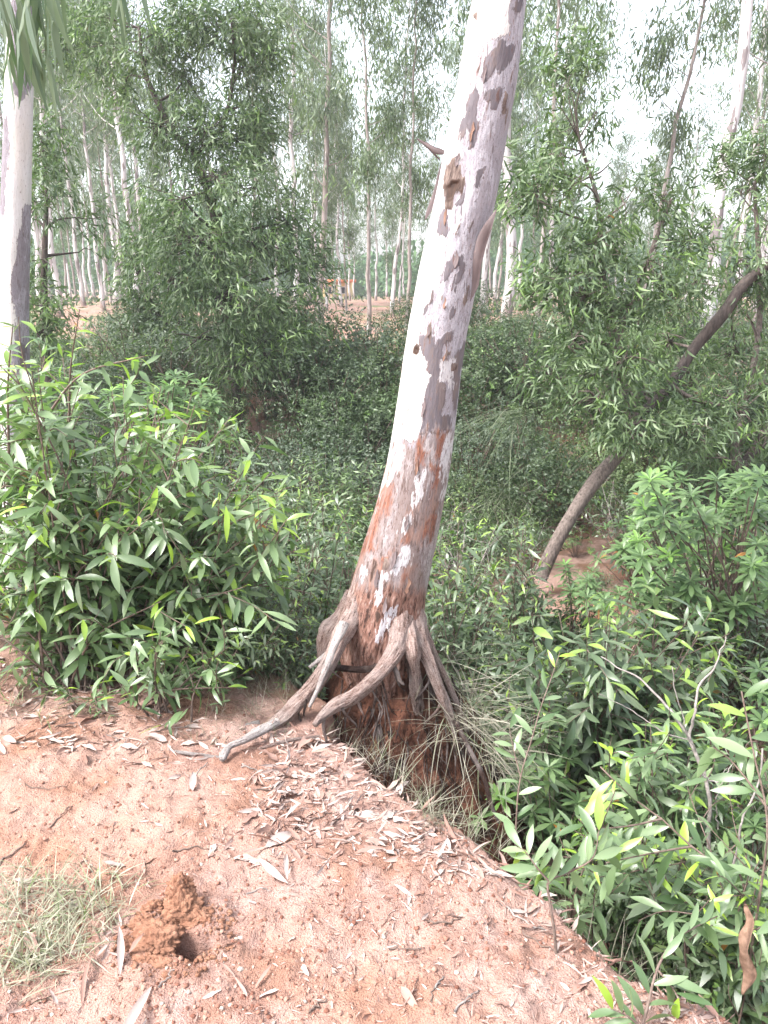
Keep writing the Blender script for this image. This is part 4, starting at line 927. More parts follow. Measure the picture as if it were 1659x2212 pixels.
for y in np.arange(7.9, 16.0, 0.78):
    half = y * 0.62 + 0.6
    for x in np.arange(-half, half, 1.0):
        xx = x + rng.uniform(-.35, .35); yy = y + rng.uniform(-.3, .3)
        if yy > 14.2 and rng.random() < 0.45: continue
        if 1.7 < xx < 3.0 and yy < 8.6: continue
        uu = 829.5 + xx / yy * FPX
        if yy > 13.0 and 640 < uu < 880: continue
        place_bush(int(rng.choice([0, 1, 2, 3, 3, 4])), xx, yy, rng.uniform(.75, 1.5) * (0.62 if yy > 13.3 else 1.0) * (.55 if yy > 11.8 and 640 < uu < 880 else 1), ('low bush on the top rim' if yy > 13.3 else 'dark dense bush half way up' if yy > 10.4 else 'dark dense bush at the foot') + ' of the far bank, ' + where(xx, yy, -.5), GB); cnt += 1
print('bank bushes', cnt)
for k_, (u, v, Y, sc_, lab) in enumerate(((620, 850, 10.4, 1.7, 'big rounded dark bush just right of the dark acacia stems'), (700, 800, 11.4, 1.9, 'tall rounded bush half way up the bank in the gap left of the leaning trunk'), (780, 770, 11.8, 1.8, 'bright topped rounded bush behind the leaning trunk at its left'), (830, 830, 10.8, 1.6, 'dark rounded bush touching the left outline of the leaning trunk'),
        (740, 900, 9.6, 1.5, 'dark rounded bush low on the bank left of the leaning trunk'), (660, 930, 9.0, 1.3, 'low spreading bush at the foot of the bank left of the leaning trunk'), (1060, 760, 11.6, 1.7, 'rounded bush right of the leaning trunk under the rim'), (1010, 850, 10.4, 1.6, 'dark bush right of the leaning trunk half way down the bank'),
        (1130, 790, 11.2, 1.6, 'rounded bush under the rim behind the right acacia'), (1060, 950, 9.4, 1.4, 'pale rounded bush right of the leaning trunk above the gully floor'), (1010, 1060, 8.6, 1.2, 'ferny bush at the foot of the bank right of the leaning trunk'), (1160, 1060, 8.6, 1.3, 'ferny bush behind the leaning acacia stem'), (560, 800, 12.0, 1.4, 'bush behind the stem of the dark acacia'),
        (330, 780, 11.5, 1.7, 'pale rounded bush between the left shrub and the dark acacia'), (240, 740, 12, 1.6, 'rounded bush below the left clearing'), (1560, 780, 9.5, 1.9, 'bright green bush at the right edge behind the acacia'), (1630, 760, 9.0, 1.8, 'light green bush touching the right edge'))):
    q = at(u, v, Y); b_ = (0, 3, 1, 2)[k_ % 4]
    o_ = place_bush(b_, q[0], q[1], sc_, lab, 'rounded bushes on the far bank', zo=-.1); o_.scale[2] = sc_ * .85 + .2
# tufts and low growth over the plateau: a mass
def plateau_growth():
    lm = MB()
    n = 26000
    y = 14.5 + rng.random(n) ** 1.6 * 36; x = rng.uniform(-0.62, 0.62, n) * y
    nz = vnoise(x * .3, y * .3, 0, 301) + 0.5 * vnoise(x * 1.1, y * 1.1, 0, 302)
    bare = np.zeros(n, bool)
    for (u0, u1, y0, y1) in ((690, 890, 15, 40), (130, 310, 25, 36), (1080, 1190, 15.5, 30)):
        bare |= (x > x_at(u0, 1) * y) & (x < x_at(u1, 1) * y) & (y > y0) & (y < y1) & (nz < 0.8)
    k = ~bare & (nz > -0.35)
    x, y = x[k], y[k]; z = terrain(x, y, False)
    P = np.stack([x, y, z], -1); m = len(P)
    bake(lm, [diamond(0.28, .2), diamond(.5, .1)], P, unit(rng.normal(0, .6, (m, 3)) + [0, 0, 1]), unit(rng.normal(0, 1, (m, 3))), rng.uniform(.06, .2, m) * (y / 18) ** .5, (rng.random(m) < .2) * .6)
    tag(link('ground_cover', lm.mesh('ground_cover', M['leaf_bank'])), 'low green growth over the plateau beyond the gully', 'ground cover', kind='stuff')
plateau_growth()

# ------------------------------------------------------------------ understory shrubs in the gully
near_t = [leaf_t(wd, 6, d, s, 0.12, 0.55, 3, tw, .035) for wd, d, s, tw in ((0.18, 0.6, 0.2, 0.5), (0.23, -0.08, -0.15, 0.6), (0.22, 0.22, 0.10, 0.2), (0.25, 0.35, -0.12, -0.3), (0.19, 0.12, 0.16, 0.4), (0.27, 0.45, 0.05, 0.1), (0.21, 0.30, -0.18, -0.15))]
mid_t = [leaf_t(wd, 3, d, s, 0.1, 0.48, 2) for wd, d, s in ((0.26, 0.3, 0.1), (0.24, 0.15, -0.1), (0.28, 0.45, 0.05))]
def grow(base, targets, g, seg_leaf=0.032, L=0.105, twigs=4, twig_len=0.22, r0=0.007, start=0.35, up=0.3, bend=0.12, leafy_tip=0.12, ang=0.75):
    """stems from base to targets with side twigs; returns tube mesh builder and leaf arrays"""
    mb = MB(); LP, LD, LU, LL, LY = [], [], [], [], []
    def leafy(P, n, youth):
        ph = g.random() * 6.28
        for i in range(n):
            t = (i + 0.5) / n; k = t * (len(P) - 1); a = int(k); f = k - a; b_ = min(a + 1, len(P) - 1)
            p = P[a] * (1 - f) + P[b_] * f; d = unit(P[b_] - P[a] + 1e-6)
            s1 = unit(np.cross(d, [0.01, 0.02, 1.0])); s2 = np.cross(d, s1); an = ph + i * 2.4
            side = s1 * math.cos(an) + s2 * math.sin(an) * 0.7
            ld = unit(d * (1 - ang * 0.55) + side * ang + np.array([0, 0, -0.28]) + g.normal(0, 0.17, 3))
            LP.append(p); LD.append(ld); LU.append(unit(np.array([0, 0, 1.0]) + d * 0.35 + g.normal(0, 0.35, 3)))
            LL.append(L * g.uniform(0.55, 1.25) * (1 - 0.35 * max(0, t - .85) / .15)); y_ = 0.0
            if youth and t > 1 - leafy_tip: y_ = g.uniform(.35, 1)
            LY.append(y_)
    for tg in targets:
        tg = np.asarray(tg, float); b = base + g.normal(0, 0.05, 3) * [1, 1, 0]
        ln = np.linalg.norm(tg - b)
        mid = b * .5 + tg * .5 + g.normal(0, bend, 3) * ln * .5 + np.array([0, 0, 0.06 * ln]) - (tg - b) * [.12, .12, 0]
        P = resample([b, mid, tg], 16); mb.add(*tube(P, np.linspace(r0, r0 * .3, 16), 5))
        i0 = int(16 * start); leafy(P[i0:], max(3, int(ln * (1 - start) / seg_leaf)), True)
        for q in range(twigs):
            i = g.integers(i0, 15); p = P[i]; d = unit(P[min(i + 1, 15)] - P[i] + 1e-6)
            e = p + unit(d * .6 + g.normal(0, .6, 3) + [0, 0, up]) * twig_len * g.uniform(.6, 1.3)
            Tt = resample([p, (p + e) / 2 + g.normal(0, .01, 3), e - [0, 0, .02]], 7); mb.add(*tube(Tt, np.linspace(r0 * .45, r0 * .2, 7), 4, cap=False))
            leafy(Tt, max(3, int(np.linalg.norm(e - p) / seg_leaf)), g.random() < .5)
    return mb, np.array(LP), np.array(LD), np.array(LU), np.array(LL), np.array(LY)
LEAFM = {}
def leaf_meshes(key, temps, mat):
    """12 leaf meshes sharing a shape family, with tone and youth baked in"""
    if key in LEAFM: return LEAFM[key]
    out = []
    for k in range(15):
        tv, tq = temps[k % len(temps)]
        yng = 0.0 if k < 10 else (0.45, .6, .75, .9, 1.0)[k - 10]
        out.append(mesh_np('leaf', tv, tq, M[mat], {'rnd': np.full(len(tv), 0.03 + 0.95 * ((k * 7) % 10) / 10), 'yng': np.full(len(tv), yng)}))
    LEAFM[key] = out; return out
def leafy_thing(name, base, label, cat, data, temps, mat, key, twigm='twig', maxparts=300, group=None, stemname='stems'):
    mb, P, D, U, L, Yg = data
    base = np.asarray(base, float); root = empty(name, base, label, cat, group)
    me = mb.mesh(stemname, M[twigm]); me.transform(Matrix.Translation(Vector(-base))); link(stemname, me, root)['kind'] = 'stuff'
    u, v, dep = project(P + D * L[:, None] * .5)
    vis = (u > -10) & (u < 1669) & (v > -10) & (v < 2222)
    size = L / dep * FPX; score = np.where(vis, size * (1 + .6 * (v < np.percentile(v, 60))), 0)
    # those nearest the viewer come first
    score = np.where(vis, 10 - dep + 0.002 * size, -1)
    order = np.argsort(-score); top = order[:maxparts]; top = top[(score[top] > 0) & (size[top] > 16)]
    rest = np.setdiff1d(np.arange(len(P)), top)
    X, Y_, Z = frames(D, U); Ms = leaf_meshes(key, temps, mat)
    for i in top:
        k = int(rng.integers(0, 10)) if Yg[i] <= 0 else 10 + min(4, int((Yg[i] - .35) / .13))
        s = L[i]
        o = link('leaf', Ms[k], root)
        o.matrix_local = Matrix(((X[i][0] * s, Y_[i][0] * s, Z[i][0] * s, P[i][0] - base[0]), (X[i][1] * s, Y_[i][1] * s, Z[i][1] * s, P[i][1] - base[1]), (X[i][2] * s, Y_[i][2] * s, Z[i][2] * s, P[i][2] - base[2]), (0, 0, 0, 1)))
    if len(rest):
        lm = MB(); tt = np.clip(rng.random(len(rest)), .0, 1)
        bake(lm, temps, P[rest] - base, D[rest], U[rest], L[rest], Yg[rest], tt)
        link('foliage', lm.mesh('foliage', M[mat]), root)['kind'] = 'stuff'
    return root
def in_poly_targets(poly, n, Y0, Y1, g):
    us = [p[0] for p in poly]; vs = [p[1] for p in poly]; out = []
    while len(out) < n:
        u = g.uniform(min(us), max(us)); v = g.uniform(min(vs), max(vs))
        if poly_sd(np.array([u]), np.array([v]), poly)[0] < 0: out.append(at(u, v, g.uniform(Y0, Y1)))
    return out

# gully shrub variants (shared)
def shrub_variant(seed, nst, h, r, L, temps, mat='leaf_under'):
    g = np.random.default_rng(seed)
    tg = [np.array([g.normal(0, r), g.normal(0, r), h * g.uniform(.45, 1.0)]) for _ in range(nst)]
    mb = MB(); allP = []
    mb, P, D, U, LL, Yg = grow(np.array([0, 0, -.05]), tg, g, 0.03, L, 4, .18, .005, .2, .3, .15, .14)
    lm = MB(); tone = np.clip(rng.random(len(P)), 0, 1); bake(lm, temps, P, D, U, LL, Yg, tone)
    return mb.mesh('stems', M['twig']), lm.mesh('foliage', M[mat])
SHRUB = [shrub_variant(400 + k, nst, h, r, L, mid_t) for k, (nst, h, r, L) in enumerate(((24, .75, .22, .085), (26, .65, .27, .075), (20, .9, .2, .09), (26, .55, .3, .07), (22, .7, .26, .095)))]
def whorl_variant(seed, n, h, r, L):
    g = np.random.default_rng(seed); mb = MB(); P, D, U, LL, YY = [], [], [], [], []
    for q in range(n):
        tg = np.array([g.normal(0, r), g.normal(0, r), h * g.uniform(.35, 1)]); S_ = resample([[0, 0, -.05], tg * [.4, .4, .5], tg], 8); mb.add(*tube(S_, np.linspace(.005, .002, 8), 4, cap=False))
        ax = unit(np.array([tg[0], tg[1], .8 * h + .2])); e1 = unit(np.cross(ax, [0.3, 1, 0])); e2 = np.cross(ax, e1); yv = (g.random() < .3) * .4
        for m, up in ((7, .15), (5, .8)):
            ph = g.random() * 6.28
            for k in range(m):
                a = ph + k * 6.283 / m; o_ = e1 * math.cos(a) + e2 * math.sin(a); P.append(tg); D.append(unit(o_ + ax * up + g.normal(0, .1, 3))); U.append(unit(ax + g.normal(0, .15, 3))); LL.append(L * g.uniform(.7, 1.15)); YY.append(yv)
    lm = MB(); bake(lm, [leaf_t(.27, 3, .2, 0, .1, .6, 2), leaf_t(.3, 3, .3, 0, .1, .6, 2)], np.array(P), np.array(D), np.array(U), np.array(LL), np.array(YY))
    return mb.mesh('stems', M['twig']), lm.mesh('foliage', M['leaf_whorl'])
SHRUB += [whorl_variant(450, 34, .6, .22, .075), whorl_variant(451, 26, .75, .2, .09), bush_variant(452, 2600, .035, .35, .6, 'leaf_bank', [diamond(.45, .15)], 7), bush_variant(453, 1800, .05, .35, .75, 'leaf_under', [diamond(.3, .25)], 7), shrub_variant(454, 12, .8, .25, .11, mid_t, 'leaf_near')]
# a shrub with dead twigs and few leaves
def dead_variant(seed):
    g = np.random.default_rng(seed); tg = [np.array([g.normal(0, .22), g.normal(0, .22), .75 * g.uniform(.5, 1.1)]) for _ in range(9)]
    mb, P, D, U, LL, Yg = grow(np.array([0, 0, -.05]), tg, g, 0.12, .06, 5, .22, .006, .3, .3, .2, .14)
    lm = MB(); bake(lm, mid_t, P, D, U, LL, Yg); return mb.mesh('stems', M['twig_pale']), lm.mesh('foliage', M['leaf_under'])
SHRUB += [dead_variant(460)]
def place_shrub(k, x, y, sc, label, group):
    o = empty('shrub', (x, y, tz(x, y)), label, 'shrub', group); o.rotation_euler = (0, 0, rng.uniform(0, 6.28)); o.scale = (sc,) * 3
    link('stems', SHRUB[k][0], o)['kind'] = 'stuff'; link('foliage', SHRUB[k][1], o)['kind'] = 'stuff'
    return o
GS = 'leafy shrubs filling the gully'
cnt = 0
for y in np.arange(1.9, 8.2, 0.36):
    half = y * 0.60 + 0.5
    for x in np.arange(-half, half, 0.40):
        xx = x + rng.uniform(-.16, .16); yy = y + rng.uniform(-.15, .15)
        d = float(poly_sd(np.array([xx]), np.array([yy]), LEDGE)[0])
        if d < 0.16: continue
        if math.hypot(xx - TB[0] - .05, yy - TY) < 0.58: continue
        if yy < TY + .2 and 0.0 < xx < 0.5 and d < .5: continue
        if yy > 6.2 and 0.6 < xx < 2.4 and rng.random() < .6: continue
        if yy > 4.7 and 0.95 < xx < 2.1:
            if rng.random() < (.85 if yy < 6.4 else .8): place_shrub(int(rng.choice([5, 7, 8, 10])), xx, yy, rng.uniform(.35, .5) if yy < 6.6 else rng.uniform(.5, .8), 'small low shrub on bare soil round the foot of the leaning acacia', 'low shrubs round the leaning acacia foot')
            continue
        if rng.random() < 0.10: continue
        sc = rng.uniform(.72, 1.15) * (0.8 if d < .4 else 1)
        place_shrub(int(rng.choice([0, 1, 2, 3, 4, 0, 3, 5, 6, 7, 7, 8, 8, 9, 10])), xx, yy, sc, 'leafy green shrub in the ' + ('front' if yy < 3.4 else 'middle' if yy < 5.3 else 'back') + ' of the gully ' + where(xx, yy, -1.0), GS); cnt += 1
print('gully shrubs', cnt)

# ------------------------------------------------------------------ near shrubs on the left
g = np.random.default_rng(501)
polyA = [(0, 770), (130, 740), (260, 800), (400, 835), (430, 1000), (420, 1250), (300, 1420), (60, 1400), (-120, 1300), (-150, 800)]
polyB = [(300, 835), (400, 820), (510, 900), (580, 975), (640, 1020), (665, 1130), (620, 1280), (560, 1420), (430, 1500), (300, 1400), (280, 1100)]
polyC = [(150, 1380), (330, 1330), (560, 1420), (500, 1520), (380, 1540), (200, 1520)]
bA = on_z(180, 1480); bB = on_z(330, 1440); bC = on_z(340, 1530)
bA[2] = tz(*bA[:2]); bB[2] = tz(*bB[:2]); bC[2] = tz(*bC[:2])
leafy_thing('shrub', bA, 'tall broad leaved acacia shrub at the left edge below the left trunk', 'shrub',
    grow(bA, in_poly_targets(polyA, 92, 2.6, 4.0, g), g, .030, .122, 5, .24, .0065, .3), near_t, 'leaf_near', 'near')
leafy_thing('shrub', bB, 'spreading green acacia shrub between the left edge and the leaning trunk', 'shrub',
    grow(bB, in_poly_targets(polyB, 80, 2.7, 4.0, g), g, .030, .115, 5, .22, .006, .3), near_t, 'leaf_near', 'near')
leafy_thing('shrub', bC, 'low bushy acacia sapling spilling onto the red soil under the left shrub', 'shrub',
    grow(bC, in_poly_targets(polyC, 15, 2.45, 2.9, g), g, .028, .088, 3, .16, .005, .25), near_t, 'leaf_near', 'near')
# tall shoots standing over them
for (pts, lab, n) in (([(170, 1000, 3.2), (150, 850, 3.1), (158, 740, 3.05), (172, 668, 3.0)], 'upright pale green shoot rising above the left shrub', 14),
                      ([(40, 1000, 3.0), (60, 860, 2.9), (35, 770, 2.85), (28, 700, 2.8)], 'yellow green shoot in front of the left trunk', 12),
                      ([(120, 900, 3.1), (190, 810, 3.0), (250, 775, 2.95), (318, 768, 2.9)], 'shoot arching right over the left shrub with bright tips', 13)):
    P = np.array([at(*p) for p in pts]); b = P[0].copy()
    gg = np.random.default_rng(len(lab)); mb, LP, LD, LU, LL, LY = grow(P[0], [P[-1]], gg, .028, .085, 0, .1, .006, .05, .3, .02, .35, .75)
    leafy_thing('acacia_shoot', b, lab, 'shoot', (mb, LP, LD, LU, LL, LY), near_t, 'leaf_near', 'near')

# small sprig rows on the ground edge
g = np.random.default_rng(77)
for (u, v, lab) in ((205, 1545, 'small low sprig on the red soil at the left shrub foot'), (130, 1490, 'tiny leafy sprig at the left edge litter'), (470, 1500, 'low leafy sprig beside the thick left root')):
    b = on_z(u, v); b[2] = tz(*b[:2])
    tg = [b + [g.normal(0, .10), g.normal(0, .06), g.uniform(.06, .16)] for _ in range(5)]
    leafy_thing('sprig', b, lab, 'sprig', grow(b, tg, g, .018, .06, 1, .06, .003, .1), near_t, 'leaf_near', 'near')

for k_, (u, v, Y, sc_) in enumerate(((540, 1490, 2.92, .5), (590, 1475, 2.95, .5), (635, 1460, 2.98, .45), (490, 1500, 2.92, .5), (600, 1440, 3.05, .55), (560, 1450, 3.05, .5), (660, 1430, 3.08, .5), (560, 1400, 3.25, .55), (620, 1420, 3.2, .5), (665, 1400, 3.3, .55), (500, 1420, 3.3, .6), (600, 1330, 3.6, .75), (690, 1330, 3.7, .7), (455, 1440, 3.15, .5), (530, 1330, 3.7, .8))):
    q = at(u, v, Y); place_shrub(k_ % 5, q[0], q[1], sc_, 'small leafy shrub between the left acacia shrub and the leaning trunk', 'small shrubs beside the left roots')
# ------------------------------------------------------------------ whorl-leaved shrubs
whorl_t = [leaf_t(wd, 5, d, 0.0, 0.14, 0.62, 3) for wd, d in ((0.27, 0.12), (0.25, 0.22), (0.29, 0.3))]
def whorl_shrub(base, poly, n, Y0, Y1, label, L=0.10, seed=0, r0=.007):
    g = np.random.default_rng(seed); mb = MB(); P, D, U, LL, YY = [], [], [], [], []
    for tg in in_poly_targets(poly, n, Y0, Y1, g):
        b = base + g.normal(0, .06, 3) * [1, 1, 0]; mid = b * .45 + tg * .55 + g.normal(0, .08, 3) - (tg - b) * [.15, .15, 0]
        S_ = resample([b, mid, tg], 14); mb.add(*tube(S_, np.linspace(r0, r0 * .4, 14), 5))
        d = unit(S_[-1] - S_[-3]); ax = unit(d * .5 + np.array([0, -0.15, 1.0]))
        e1 = unit(np.cross(ax, [0.3, 1, 0])); e2 = np.cross(ax, e1); yv = (g.random() < .35) * g.uniform(.1, .45)
        for lvl, (m, up, s) in enumerate(((7, .15, 1.0), (6, .7, .75), (5, -.15, .95))):
            c = tg - ax * (0.0, -0.012, 0.05)[lvl]
            ph = g.random() * 6.28
            for k in range(m):
                a = ph + k * 6.283 / m + g.normal(0, .1); o_ = e1 * math.cos(a) + e2 * math.sin(a)
                P.append(c); D.append(unit(o_ + ax * up + g.normal(0, .08, 3))); U.append(unit(ax + g.normal(0, .1, 3))); LL.append(L * s * g.uniform(.85, 1.15)); YY.append(yv * (1.3 if lvl == 1 else .4))
    return leafy_thing('shrub', base, label, 'shrub', (mb, np.array(P), np.array(D), np.array(U), np.array(LL), np.clip(np.array(YY), 0, 1)), whorl_t, 'leaf_whorl', 'whorl')
b = at(1600, 1350, 4.4); b[2] = tz(b[0], b[1])
whorl_shrub(b, [(1400, 1020), (1480, 1005), (1560, 1040), (1680, 990), (1720, 1250), (1600, 1330), (1400, 1270), (1340, 1180), (1370, 1090)], 95, 3.7, 4.9, 'shrub with whorls of glossy leaves at the right edge', .105, 601, .009)
b = at(1330, 1400, 4.0); b[2] = tz(b[0], b[1])
whorl_shrub(b, [(1260, 1270), (1330, 1245), (1480, 1290), (1560, 1350), (1440, 1400), (1280, 1330)], 26, 3.7, 4.2, 'smaller whorled shrub low in front of the right whorled shrub', .085, 602, .006)
b = at(340, 1000, 5.0); b[2] = tz(b[0], b[1])
whorl_shrub(b, [(220, 850), (300, 815), (400, 810), (480, 850), (470, 900), (240, 900)], 40, 4.6, 5.2, 'bright whorled shrub peeping over the left acacia shrub', .085, 603, .008)
b = at(1230, 1330, 4.6); b[2] = tz(b[0], b[1])
whorl_shrub(b, [(1180, 1250), (1230, 1215), (1290, 1235), (1290, 1275), (1200, 1290)], 9, 4.3, 4.8, 'few leaf whorls at the foot of the leaning acacia', .08, 604, .006)
# middle acacia saplings right of the trunk
g = np.random.default_rng(640)
for (bu, bv, bY, poly, n, Y0, Y1, lab, L) in (
    (960, 1420, 3.9, [(930, 1150), (1000, 1140), (1060, 1180), (1080, 1300), (1000, 1360), (930, 1300)], 16, 3.6, 4.2, 'bright leaved sapling just right of the leaning trunk', .09),
    (1130, 1400, 4.4, [(1040, 1110), (1110, 1100), (1180, 1180), (1230, 1260), (1180, 1350), (1070, 1330)], 20, 4.0, 4.7, 'sapling with upright shoots before the dark bank', .09),
    (1330, 1560, 3.3, [(1100, 1340), (1250, 1290), (1420, 1260), (1560, 1290), (1600, 1420), (1450, 1480), (1200, 1450)], 30, 2.9, 3.6, 'long leaved acacia spreading below the whorled shrub', .13),
    (640, 1390, 4.2, [(560, 1150), (700, 1060), (790, 1090), (770, 1200), (740, 1330), (620, 1350)], 26, 3.8, 4.6, 'shrub with small shiny leaves left of the leaning trunk', .075)):
    b = at(bu, bv, bY); b[2] = tz(b[0], b[1])
    leafy_thing('shrub', b, lab, 'shrub', grow(b, in_poly_targets(poly, n, Y0, Y1, g), g, .034, L, 4, .2, .006, .3), near_t, 'leaf_under', 'under')

g = np.random.default_rng(680)
for (bu, bv, bY, poly, n, Y0, Y1, lab, L) in (
    (1480, 1900, 2.6, [(1330, 1560), (1480, 1500), (1640, 1520), (1680, 1720), (1560, 1780), (1360, 1700)], 22, 2.3, 2.8, 'leafy acacia shrub behind the pale forked stem at the right', .10),
    (1330, 1950, 2.2, [(1180, 1740), (1330, 1700), (1500, 1800), (1560, 1930), (1400, 1960), (1250, 1900)], 20, 1.85, 2.3, 'low leafy shrub below the ledge at the lower right', .09),
    (1600, 2060, 1.75, [(1500, 1880), (1680, 1850), (1700, 2050), (1560, 2060)], 12, 1.6, 1.9, 'leafy clump at the lower right corner below the ledge', .09),
    (1150, 1640, 3.0, [(1080, 1440), (1200, 1420), (1260, 1520), (1200, 1620), (1110, 1600)], 14, 2.8, 3.2, 'leafy sapling right of the grass hung soil bank', .085)):
    b = at(bu, bv, bY); b[2] = tz(b[0], b[1])
    leafy_thing('shrub', b, lab, 'shrub', grow(b, in_poly_targets(poly, n, Y0, Y1, g), g, .032, L, 4, .18, .005, .3), near_t, 'leaf_near', 'near')
# ------------------------------------------------------------------ saplings at the right foreground
Z6 = lambda x, y: (829.5 + .5 * x, 1469 + .5 * y)
big_t = [leaf_t(wd, 7, d, s, 0.12, 0.52, 3, tw, 0.01) for wd, d, s, tw in ((0.22, 0.16, 0.08, 0.2), (0.25, 0.30, -0.10, -0.3), (0.20, 0.40, 0.14, 0.3), (0.26, 0.20, 0.04, 0.1))]
def sapling(label, paths, seed, L=0.11, seg=.024, mat='leaf_near', leafy_from=0.35, group=None, r0=.0045, tm='twig', bare=False):
    """paths: lists of (zoom x, zoom y, Y); the first starts on the ground"""
    g = np.random.default_rng(seed); mb = MB(); P_, D_, U_, L_, Y_ = [], [], [], [], []
    b0 = None
    for k, (pts, a0, nl) in enumerate(paths):
        P = np.array([at(*Z6(x, y), Y) for x, y, Y in pts])
        if k == 0: P[0, 2] = tz(P[0, 0], P[0, 1]) - 0.03; b0 = P[0].copy()
        P = resample(P, 26); r = r0 * (1 if k == 0 else .65); mb.add(*tube(P, np.linspace(r, r * .35, 26), 6, .08, k))
        if nl:
            ph = g.random() * 6
            for i in range(nl):
                t = a0 + (1 - a0) * (i + .6) / nl; kk = min(t * 25, 24.99); a = int(kk); p = P[a] + (P[min(a + 1, 25)] - P[a]) * (kk - a); d = unit(P[min(a + 1, 25)] - P[a])
                side = unit(np.array([d[2], 0.15 * g.normal(), -d[0]])) * (1 if i % 2 else -1)
                sp = unit(side + g.normal(0, .35, 3))
                ld = unit(d * .75 + sp * .8 + [0, 0, -.10]); P_.append(p); D_.append(ld); U_.append(unit(np.array([0, -.45, .9]) + g.normal(0, .35, 3)))
                L_.append(L * g.uniform(.75, 1.2)); Y_.append(0 if t < .93 or g.random() < .3 else g.uniform(.5, 1))
    return leafy_thing('acacia_sapling', b0, label, 'sapling', (mb, np.array(P_), np.array(D_), np.array(U_), np.array(L_), np.array(Y_)), big_t, mat, 'big' + mat, tm, stemname='stem')
sapling('knee high sapling standing on the ledge edge with drooping grey green leaves', [([(750, 1180, 1.52), (735, 1080, 1.53), (715, 950, 1.55), (712, 870, 1.56), (800, 830, 1.60), (900, 780, 1.66), (1020, 740, 1.7)], .42, 16),
    ([(712, 870, 1.56), (660, 810, 1.56), (610, 740, 1.58), (575, 720, 1.6)], .2, 9), ([(780, 838, 1.6), (900, 770, 1.6), (930, 640, 1.65)], .2, 9)], 701, .085)
sapling('sapling arching left with big leaves along a reddish stem', [([(1620, 1000, 1.75), (1560, 930, 1.8), (1450, 810, 1.85), (1330, 720, 1.9), (1200, 600, 1.95), (1100, 530, 2.0), (1000, 440, 2.0), (935, 375, 2.02)], .28, 24),
    ([(1330, 720, 1.9), (1200, 740, 1.85), (1050, 770, 1.82), (960, 790, 1.8)], .2, 10), ([(1200, 600, 1.95), (1060, 630, 1.9), (900, 640, 1.9), (840, 600, 1.9)], .2, 12)], 702, .105, r0=.006)
sapling('upright sapling stem at the right edge with a bright yellow green tip', [([(1620, 1010, 1.72), (1640, 820, 1.75), (1650, 560, 1.8), (1600, 330, 1.85), (1560, 130, 1.9), (1545, 50, 1.9)], .2, 18),
    ([(1660, 560, 1.8), (1560, 420, 1.85), (1480, 330, 1.9), (1420, 290, 1.95)], .2, 9)], 703, .115, r0=.006)
sapling('low sapling leaning over the red soil at the bottom right', [([(1085, 1540, 1.28), (1130, 1440, 1.32), (1180, 1250, 1.38), (1250, 1130, 1.45), (1340, 1070, 1.5), (1440, 1020, 1.55)], .05, 20),
    ([(1180, 1250, 1.38), (1230, 1310, 1.36), (1280, 1380, 1.34)], .1, 6), ([(1110, 1500, 1.3), (1050, 1450, 1.3), (980, 1420, 1.3)], .2, 6)], 704, .085)
sapling('thin reddish sapling stem at the gully edge below the mound', [([(577, 735, 1.95), (572, 600, 1.97), (590, 420, 2.0), (640, 250, 2.05), (680, 110, 2.1), (720, 0, 2.15), (760, -120, 2.2)], .3, 16), ([(590, 420, 2.0), (560, 300, 2.05), (540, 200, 2.1)], .3, 6)], 705, .075, r0=.0035)
sapling('leafy sapling low behind the ledge at the right', [([(1420, 1100, 1.9), (1400, 1000, 1.92), (1340, 860, 1.95), (1270, 760, 1.95)], .2, 14), ([(1400, 1000, 1.92), (1300, 960, 1.9), (1180, 1010, 1.88)], .2, 9), ([(1400, 1000, 1.92), (1480, 900, 1.95), (1560, 870, 2.0)], .2, 9)], 706, .10)
def bare(label, paths, seed, r0):
    mb = MB(); b0 = None
    for k, (pts, w0, w1) in enumerate(paths):
        P = np.array([at(*Z6(x, y), Y) for x, y, Y in pts])
        if k == 0: P[0, 2] = tz(P[0, 0], P[0, 1]) - .05; b0 = P[0].copy()
        n = 24; P = resample(P, n); wob = np.stack([vnoise(np.arange(n) * .7, k, 0, seed), vnoise(np.arange(n) * .7, k, 5, seed), 0 * np.arange(n)], -1) * .006
        mb.add(*tube(P + wob - b0, np.linspace(w0, w1, n), 8, .08, seed + k))
    o = empty('bare_sapling', b0, label, 'sapling'); link('stem', mb.mesh('stem', M['twig_pale']), o)
bare('pale leafless forked stem in the right undergrowth', [([(1420, 900, 2.3), (1410, 640, 2.35), (1385, 430, 2.4), (1350, 320, 2.42), (1315, 250, 2.45)], .009, .007), ([(1315, 250, 2.45), (1250, 150, 2.5), (1170, 60, 2.55), (1100, -10, 2.6), (1000, -60, 2.65), (940, -100, 2.7)], .006, .002),
    ([(1315, 250, 2.45), (1345, 120, 2.45), (1365, 20, 2.5), (1430, -60, 2.55), (1480, -190, 2.6)], .006, .002), ([(1350, 320, 2.42), (1300, 200, 2.4), (1260, 60, 2.4), (1240, -60, 2.4)], .003, .0015), ([(1310, 260, 2.45), (1200, 220, 2.45), (1050, 120, 2.5), (930, 60, 2.5)], .003, .001), ([(1440, 640, 2.35), (1440, 500, 2.3), (1480, 380, 2.3)], .003, .001)], 61, .013)
bare('second thin pale leafless stem left of the right edge sapling', [([(1510, 860, 2.1), (1530, 700, 2.1), (1580, 540, 2.15), (1625, 430, 2.2), (1640, 300, 2.2)], .006, .003), ([(1370, 410, 2.2), (1440, 440, 2.2), (1500, 370, 2.2), (1480, 300, 2.2)], .003, .001)], 62, .006)

